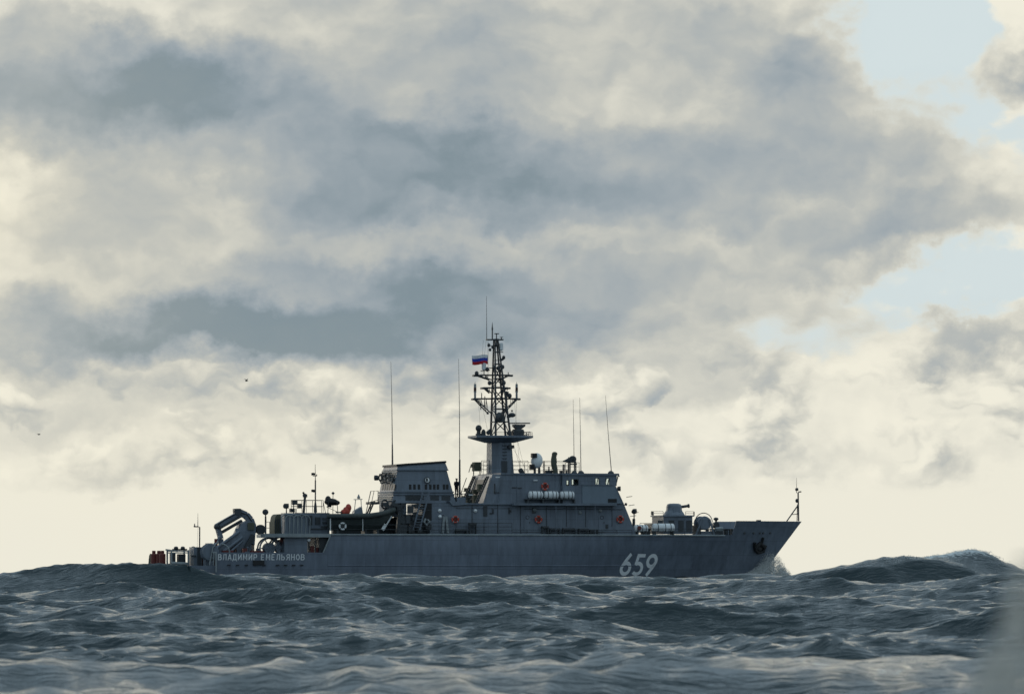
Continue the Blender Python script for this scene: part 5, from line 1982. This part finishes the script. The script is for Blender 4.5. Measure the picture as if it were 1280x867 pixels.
# lifebuoys
def make_buoy(name, mat, band):
    t = empty(name)
    m = MB()
    m.ring((0, 0, 0), (0, 1, 0), 0.29, 0.085, 28, 10)
    m.build('buoy_ring', mat, t)
    m = MB()
    for k in range(4):
        a = math.pi / 4 + k * math.pi / 2
        m.ring((0, 0, 0), (0, 1, 0), 0.29, 0.09, 3, 10, a - 0.16, a + 0.16)
    m.build('buoy_band', band, t)
    m = MB()
    m.lathe((0, 0.10, 0), (0, -1, 0), [(0, 0.19), (0.05, 0.19), (0.06, 0.16)], 16)
    m.build('line_holder', RED if mat is ORANGE else DARK, t)
    return t
buoy = make_buoy('lifebuoy', ORANGE, PALE)
spots = [(569.2, 649, -LY - 0.16, 'orange lifebuoy on the wall below the lookout, nearest the funnel'),
         (673.2, 648.8, -LY - 0.16, 'orange lifebuoy on the lower wall straight below the raft shelf'),
         (775.3, 648.6, -LY - 0.12, 'orange lifebuoy on the sloping front end of the deckhouse wall'),
         (681.2, 607.6, -UY - 0.16, 'orange lifebuoy on the upper wall just above the raft canisters')]
for i, (px, py, y, lab) in enumerate(spots):
    o = buoy if i == 0 else copy_thing(buoy, (0, 0, 0))
    o.location = on_ship(P(px, py, y)); o.rotation_euler.z = YAW
    tag(o, lab, 'lifebuoy', 'orange lifebuoys on the superstructure')
wb = make_buoy('lifebuoy', WHITE, DARK)
wb.location = on_ship(P(428.3, 657.3, -5.1)); wb.rotation_euler.z = YAW
tag(wb, 'white lifebuoy hanging on the rail under the inflatable boat', 'lifebuoy')

# flag, flying aft from the mast
def build_flag():
    t = empty('flag', on_ship(P(609.8, 443.5, -0.3)), YAW)
    tag(t, 'white, blue and red striped flag flying from the lattice mast', 'flag')
    w, h = (609.8 - 590.2) / 13.4 / CS, 11.6 / 13.4
    n = 14
    for k, mat in enumerate((FLAGW, FLAGB, FLAGR)):
        mm_ = MB()
        vs, fs = [], []
        for i in range(n + 1):
            u = i / n
            for j in (0, 1):
                z = -h * (k + j) / 3 - 0.05 * u + 0.05 * math.sin(u * 6)
                for th in (0, 0.012):
                    vs.append((-u * w, 0.14 * math.sin(u * 8.5 + 0.5 * (k + j)) * (0.25 + u) + th, z))
        for i in range(n):
            a, b = i * 4, (i + 1) * 4
            fs += [(a, b, b + 2, a + 2), (a + 1, a + 3, b + 3, b + 1), (a, a + 1, b + 1, b), (a + 2, b + 2, b + 3, a + 3)]
        mm_.add(vs, fs)
        mm_.build('flag_stripe', mat, t, 60)
    mm_ = MB()
    mm_.tube([(0.02, 0, 1.3), (0.02, 0, -h - 1.6)], 0.018, 5)
    mm_.build('halyard', DARK, t)
build_flag()

# the lookout
def build_person():
    foot = P(570.6, 600.0, -1.2)
    zf = zl
    s = (foot.z - zf) / 1.78 if foot.z > zf else 1
    s = 1.0
    t = empty('person', on_ship((foot.x, foot.y, zf)), YAW - R(50))
    tag(t, 'person in dark jacket and cap standing between the funnel and the bridge', 'person')
    J = {'pelvis': (0, 0, .93), 'waist': (0, 0, 1.06), 'chest': (0, .01, 1.28), 'neck': (0, .0, 1.47), 'head0': (0, .02, 1.56), 'head': (0, .02, 1.66), 'crown': (0, .01, 1.745),
         'hipL': (.10, 0, .90), 'kneeL': (.12, .02, .49), 'ankL': (.13, -.01, .09), 'toeL': (.15, .16, .04),
         'hipR': (-.10, 0, .90), 'kneeR': (-.11, .03, .49), 'ankR': (-.12, -.01, .09), 'toeR': (-.13, .16, .04),
         'shL': (.19, 0, 1.41), 'elL': (.27, .08, 1.15), 'wrL': (.17, .27, 1.16), 'haL': (.11, .34, 1.18),
         'shR': (-.19, 0, 1.41), 'elR': (-.27, .06, 1.15), 'wrR': (-.18, .26, 1.17), 'haR': (-.12, .33, 1.19)}
    Rd = {'pelvis': (.16, .12), 'waist': (.20, .15), 'chest': (.23, .16), 'neck': (.06, .06), 'head0': (.075, .08), 'head': (.085, .10), 'crown': (.05, .06),
          'hip': (.10, .10), 'knee': (.07, .07), 'ank': (.05, .05), 'toe': (.045, .035), 'sh': (.095, .095), 'el': (.075, .075), 'wr': (.04, .04), 'ha': (.035, .035)}
    E = [('pelvis', 'waist'), ('waist', 'chest'), ('chest', 'neck'), ('neck', 'head0'), ('head0', 'head'), ('head', 'crown')]
    for d in 'LR':
        E += [('pelvis', 'hip' + d), ('hip' + d, 'knee' + d), ('knee' + d, 'ank' + d), ('ank' + d, 'toe' + d), ('chest', 'sh' + d), ('sh' + d, 'el' + d), ('el' + d, 'wr' + d), ('wr' + d, 'ha' + d)]
    keys = list(J)
    me = bpy.data.meshes.new('body')
    me.from_pydata([J[k] for k in keys], [(keys.index(a), keys.index(b)) for a, b in E], [])
    o = bpy.data.objects.new('body', me)
    COL.objects.link(o)
    o.parent = t
    sk = o.modifiers.new('skin', 'SKIN')
    o.modifiers.new('sub', 'SUBSURF').levels = 1
    for i, k in enumerate(keys):
        rr_ = Rd.get(k) or Rd[k[:-1]]
        me.skin_vertices[0].data[i].radius = rr_
        me.skin_vertices[0].data[i].use_root = k == 'pelvis'
    sk.use_smooth_shade = True
    me.materials.append(CLOTH)
    mm_ = MB(); mm_.ball((0, .03, 1.655), .082, .10, .115, 8); mm_.ball((0, .13, 1.645), .018, .025, .025, 5); mm_.build('face', SKIN, t)
    mm_ = MB(); mm_.lathe((0, .01, 1.70), (0, 0, 1), [(0, .105), (.06, .115), (.085, .09), (.09, .01)], 14); mm_.build('cap', CLOTH, t)
build_person()

# ------------------------------------------------------------------ birds
def build_bird(name, px, py, dist, label, flap, head):
    x, z = (px - 640) / FPX * dist, CAMZ + (HORIZON - py) / FPX * dist
    t = empty(name, (x, dist, z), head)
    tag(t, label, 'bird', 'seabirds in flight')
    mm_ = MB()
    mm_.lathe((-0.22, 0, 0), (1, 0, 0.05), [(0, 0.01), (0.06, 0.05), (0.2, 0.075), (0.33, 0.06), (0.40, 0.045), (0.46, 0.035), (0.52, 0.012)], 10)
    mm_.build('body', BIRD, t)
    for s in (-1, 1):
        mm_ = MB()
        pts = [(0, 0.03, 0.02, 0.16), (0.02, 0.25, 0.02 + flap * 0.22, 0.17), (-0.02, 0.42, 0.02 + flap * 0.28, 0.14), (-0.12, 0.62, 0.02 + flap * 0.22, 0.02)]
        vs, fs = [], []
        for (cx, yy, zz, c_) in pts:
            vs += [(cx + c_ * 0.5, yy * s, zz), (cx - c_ * 0.5, yy * s, zz), (cx - c_ * 0.5, yy * s, zz + 0.012), (cx + c_ * 0.5, yy * s, zz + 0.012)]
        for i in range(3):
            for k in range(4):
                fs.append((i * 4 + k, (i + 1) * 4 + k, (i + 1) * 4 + (k + 1) % 4, i * 4 + (k + 1) % 4))
        fs += [(0, 1, 2, 3), (12, 13, 14, 15)]
        mm_.add(vs, fs)
        mm_.build('wing', BIRD, t)
build_bird('seabird', 308, 476, 820, 'dark seabird with raised wings, the higher of the two', 0.9, R(30))
build_bird('seabird', 48.5, 543, 900, 'dark seabird with spread wings, the lower one, away from the ship', 0.5, R(-25))

# ------------------------------------------------------------------ broken water: spray thrown by the bow, the steep sea and the near splash
SPRAY = material('white_water', (0.82, 0.84, 0.84), 0.6)
_n = SPRAY.node_tree
_tr = _n.nodes.new('ShaderNodeBsdfTranslucent')       # drops pass on the light from behind them
_tr.inputs['Color'].default_value = (0.78, 0.79, 0.77, 1)
_ms = _n.nodes.new('ShaderNodeMixShader')
_ms.inputs[0].default_value = 0.55
for _a, _b2 in ((_n.nodes['Material Output'].inputs['Surface'].links[0].from_socket, _ms.inputs[1]), (_tr.outputs[0], _ms.inputs[2]), (_ms.outputs[0], _n.nodes['Material Output'].inputs['Surface'])):
    _n.links.new(_a, _b2)

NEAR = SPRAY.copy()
NEAR.name = 'backlit_spray'
NEAR.node_tree.nodes['Principled BSDF'].inputs['Base Color'].default_value = (0.86, 0.81, 0.73, 1)  # warm tint of the backlight put into the drops' colour
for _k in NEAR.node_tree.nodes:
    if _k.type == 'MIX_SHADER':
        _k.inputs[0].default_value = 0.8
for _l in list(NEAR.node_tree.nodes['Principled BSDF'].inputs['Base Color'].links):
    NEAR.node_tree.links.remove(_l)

def droplets(name, pts, mat=SPRAY):
    """pts: rows of x, y, z, radius; eight-faced drops, a little stretched at random"""
    g = np.random.default_rng(3)
    n = len(pts)
    unit = np.array([(1, 0, 0), (-1, 0, 0), (0, 1, 0), (0, -1, 0), (0, 0, 1), (0, 0, -1)], float)
    q = g.normal(size=(n, 3, 3))
    q = np.linalg.qr(q)[0]
    st_ = np.exp(g.normal(size=(n, 1, 3)) * 0.35)
    v = np.einsum('nij,nkj->nki', q, unit[None] * st_) * pts[:, None, 3:4] + pts[:, None, :3]
    tri = np.array([(0, 2, 4), (2, 1, 4), (1, 3, 4), (3, 0, 4), (2, 0, 5), (1, 2, 5), (3, 1, 5), (0, 3, 5)])
    f = (tri[None] + 6 * np.arange(n)[:, None, None]).reshape(-1, 3)
    me = bpy.data.meshes.new(name)
    me.vertices.add(6 * n)
    me.vertices.foreach_set('co', v.astype(np.float32).ravel())
    me.loops.add(f.size)
    me.loops.foreach_set('vertex_index', f.astype(np.int32).ravel())
    me.polygons.add(len(f))
    me.polygons.foreach_set('loop_start', np.arange(0, f.size, 3, dtype=np.int32))
    me.polygons.foreach_set('loop_total', np.full(len(f), 3, dtype=np.int32))
    me.polygons.foreach_set('use_smooth', np.ones(len(f), dtype=bool))
    me.update(calc_edges=True)
    me.materials.append(mat)
    o = bpy.data.objects.new(name, me)
    COL.objects.link(o)
    tag(o, kind='stuff')
    return o

g = np.random.default_rng(8)
rows = []
prof = ([930, 940, 948, 957, 966, 974, 980, 990], [718, 713, 706, 695, 694, 699, 705, 717])
clumps = [(g.uniform(932, 984), g.uniform(0.0, 1.0), g.uniform(-4.2, 1.0)) for _ in range(90)]
for k in range(20000):
    c = clumps[g.integers(len(clumps))] if k % 3 else (g.uniform(930, 986), g.uniform(0, 1) ** 1.6, g.uniform(-4, 1))
    px = c[0] + g.normal() * 3.0
    top = np.interp(px, *prof)
    t = np.clip(c[1] ** 1.3 + g.normal() * 0.16, 0, 1.2)
    py = 722 + (top - 722) * t
    x = X(px, 0)
    b = half_breadth(min(x, stem_x(0.8) - 0.02), 0.8)
    y = min(c[2] * (0.35 + 0.65 * (1 - t)), 2.0) - (b + 0.15 if x < stem_x(1.0) else 0)
    p = world_of(P(px, py, y))
    rows.append((p.x, p.y, p.z, (0.018 + 0.075 * g.random() ** 4 * (1.15 - t)) * (0.75 if px > 968 else 1)))
droplets('bow_spray', np.array(rows))

def on_sea(x, y):
    """height of the water at a place, after the sideways shift of the waves"""
    a, b = np.array([x], float), np.array([y], float)
    for _ in range(3):
        h, dx, dy, _f = sea_height(a, b, np.hypot(a, b))
        a, b = a + (x - (a + dx)), b + (y - (b + dy))
    return float(h[0])

def crest_spray(name, x0, x1, yc, n, hgt, r0):
    """drops torn off the highest line of a sea near yc"""
    out = []
    for k in range(60):
        x = x0 + (x1 - x0) * (k + 0.5) / 60
        ys = np.linspace(yc - 5, yc + 5, 33)
        hs = [on_sea(x, y) for y in ys]
        j = int(np.argmax(hs))
        w = 0.3 + 0.9 * abs(math.sin(k * 0.9) * math.sin(k * 0.37 + 1))
        for _ in range(int(n / 60 * w)):
            out.append((x + g.normal() * 0.08, ys[j] + g.normal() * 0.35, hs[j] - 0.03 + abs(g.normal()) * hgt * w, r0 * (0.5 + g.random() ** 2)))
    return droplets(name, np.array(out))
crest_spray('crest_spray', 11.6, 15.6, 180.0, 3600, 0.028, 0.009)

# a splash against the photographer's own boat, close on the right
rows = []
for k in range(750):
    y = g.uniform(4.0, 5.2)
    t = g.random() ** 0.8                                  # 0 at the top of the splash
    z = CAMZ + y * (0.003 - 0.034 * t)
    x = y * (0.0866 - 0.0050 * t + 0.0016 * math.sin(t * 7) + abs(g.normal()) * 0.013)
    rows.append((x, y, z, 0.002 + 0.004 * g.random() ** 2))
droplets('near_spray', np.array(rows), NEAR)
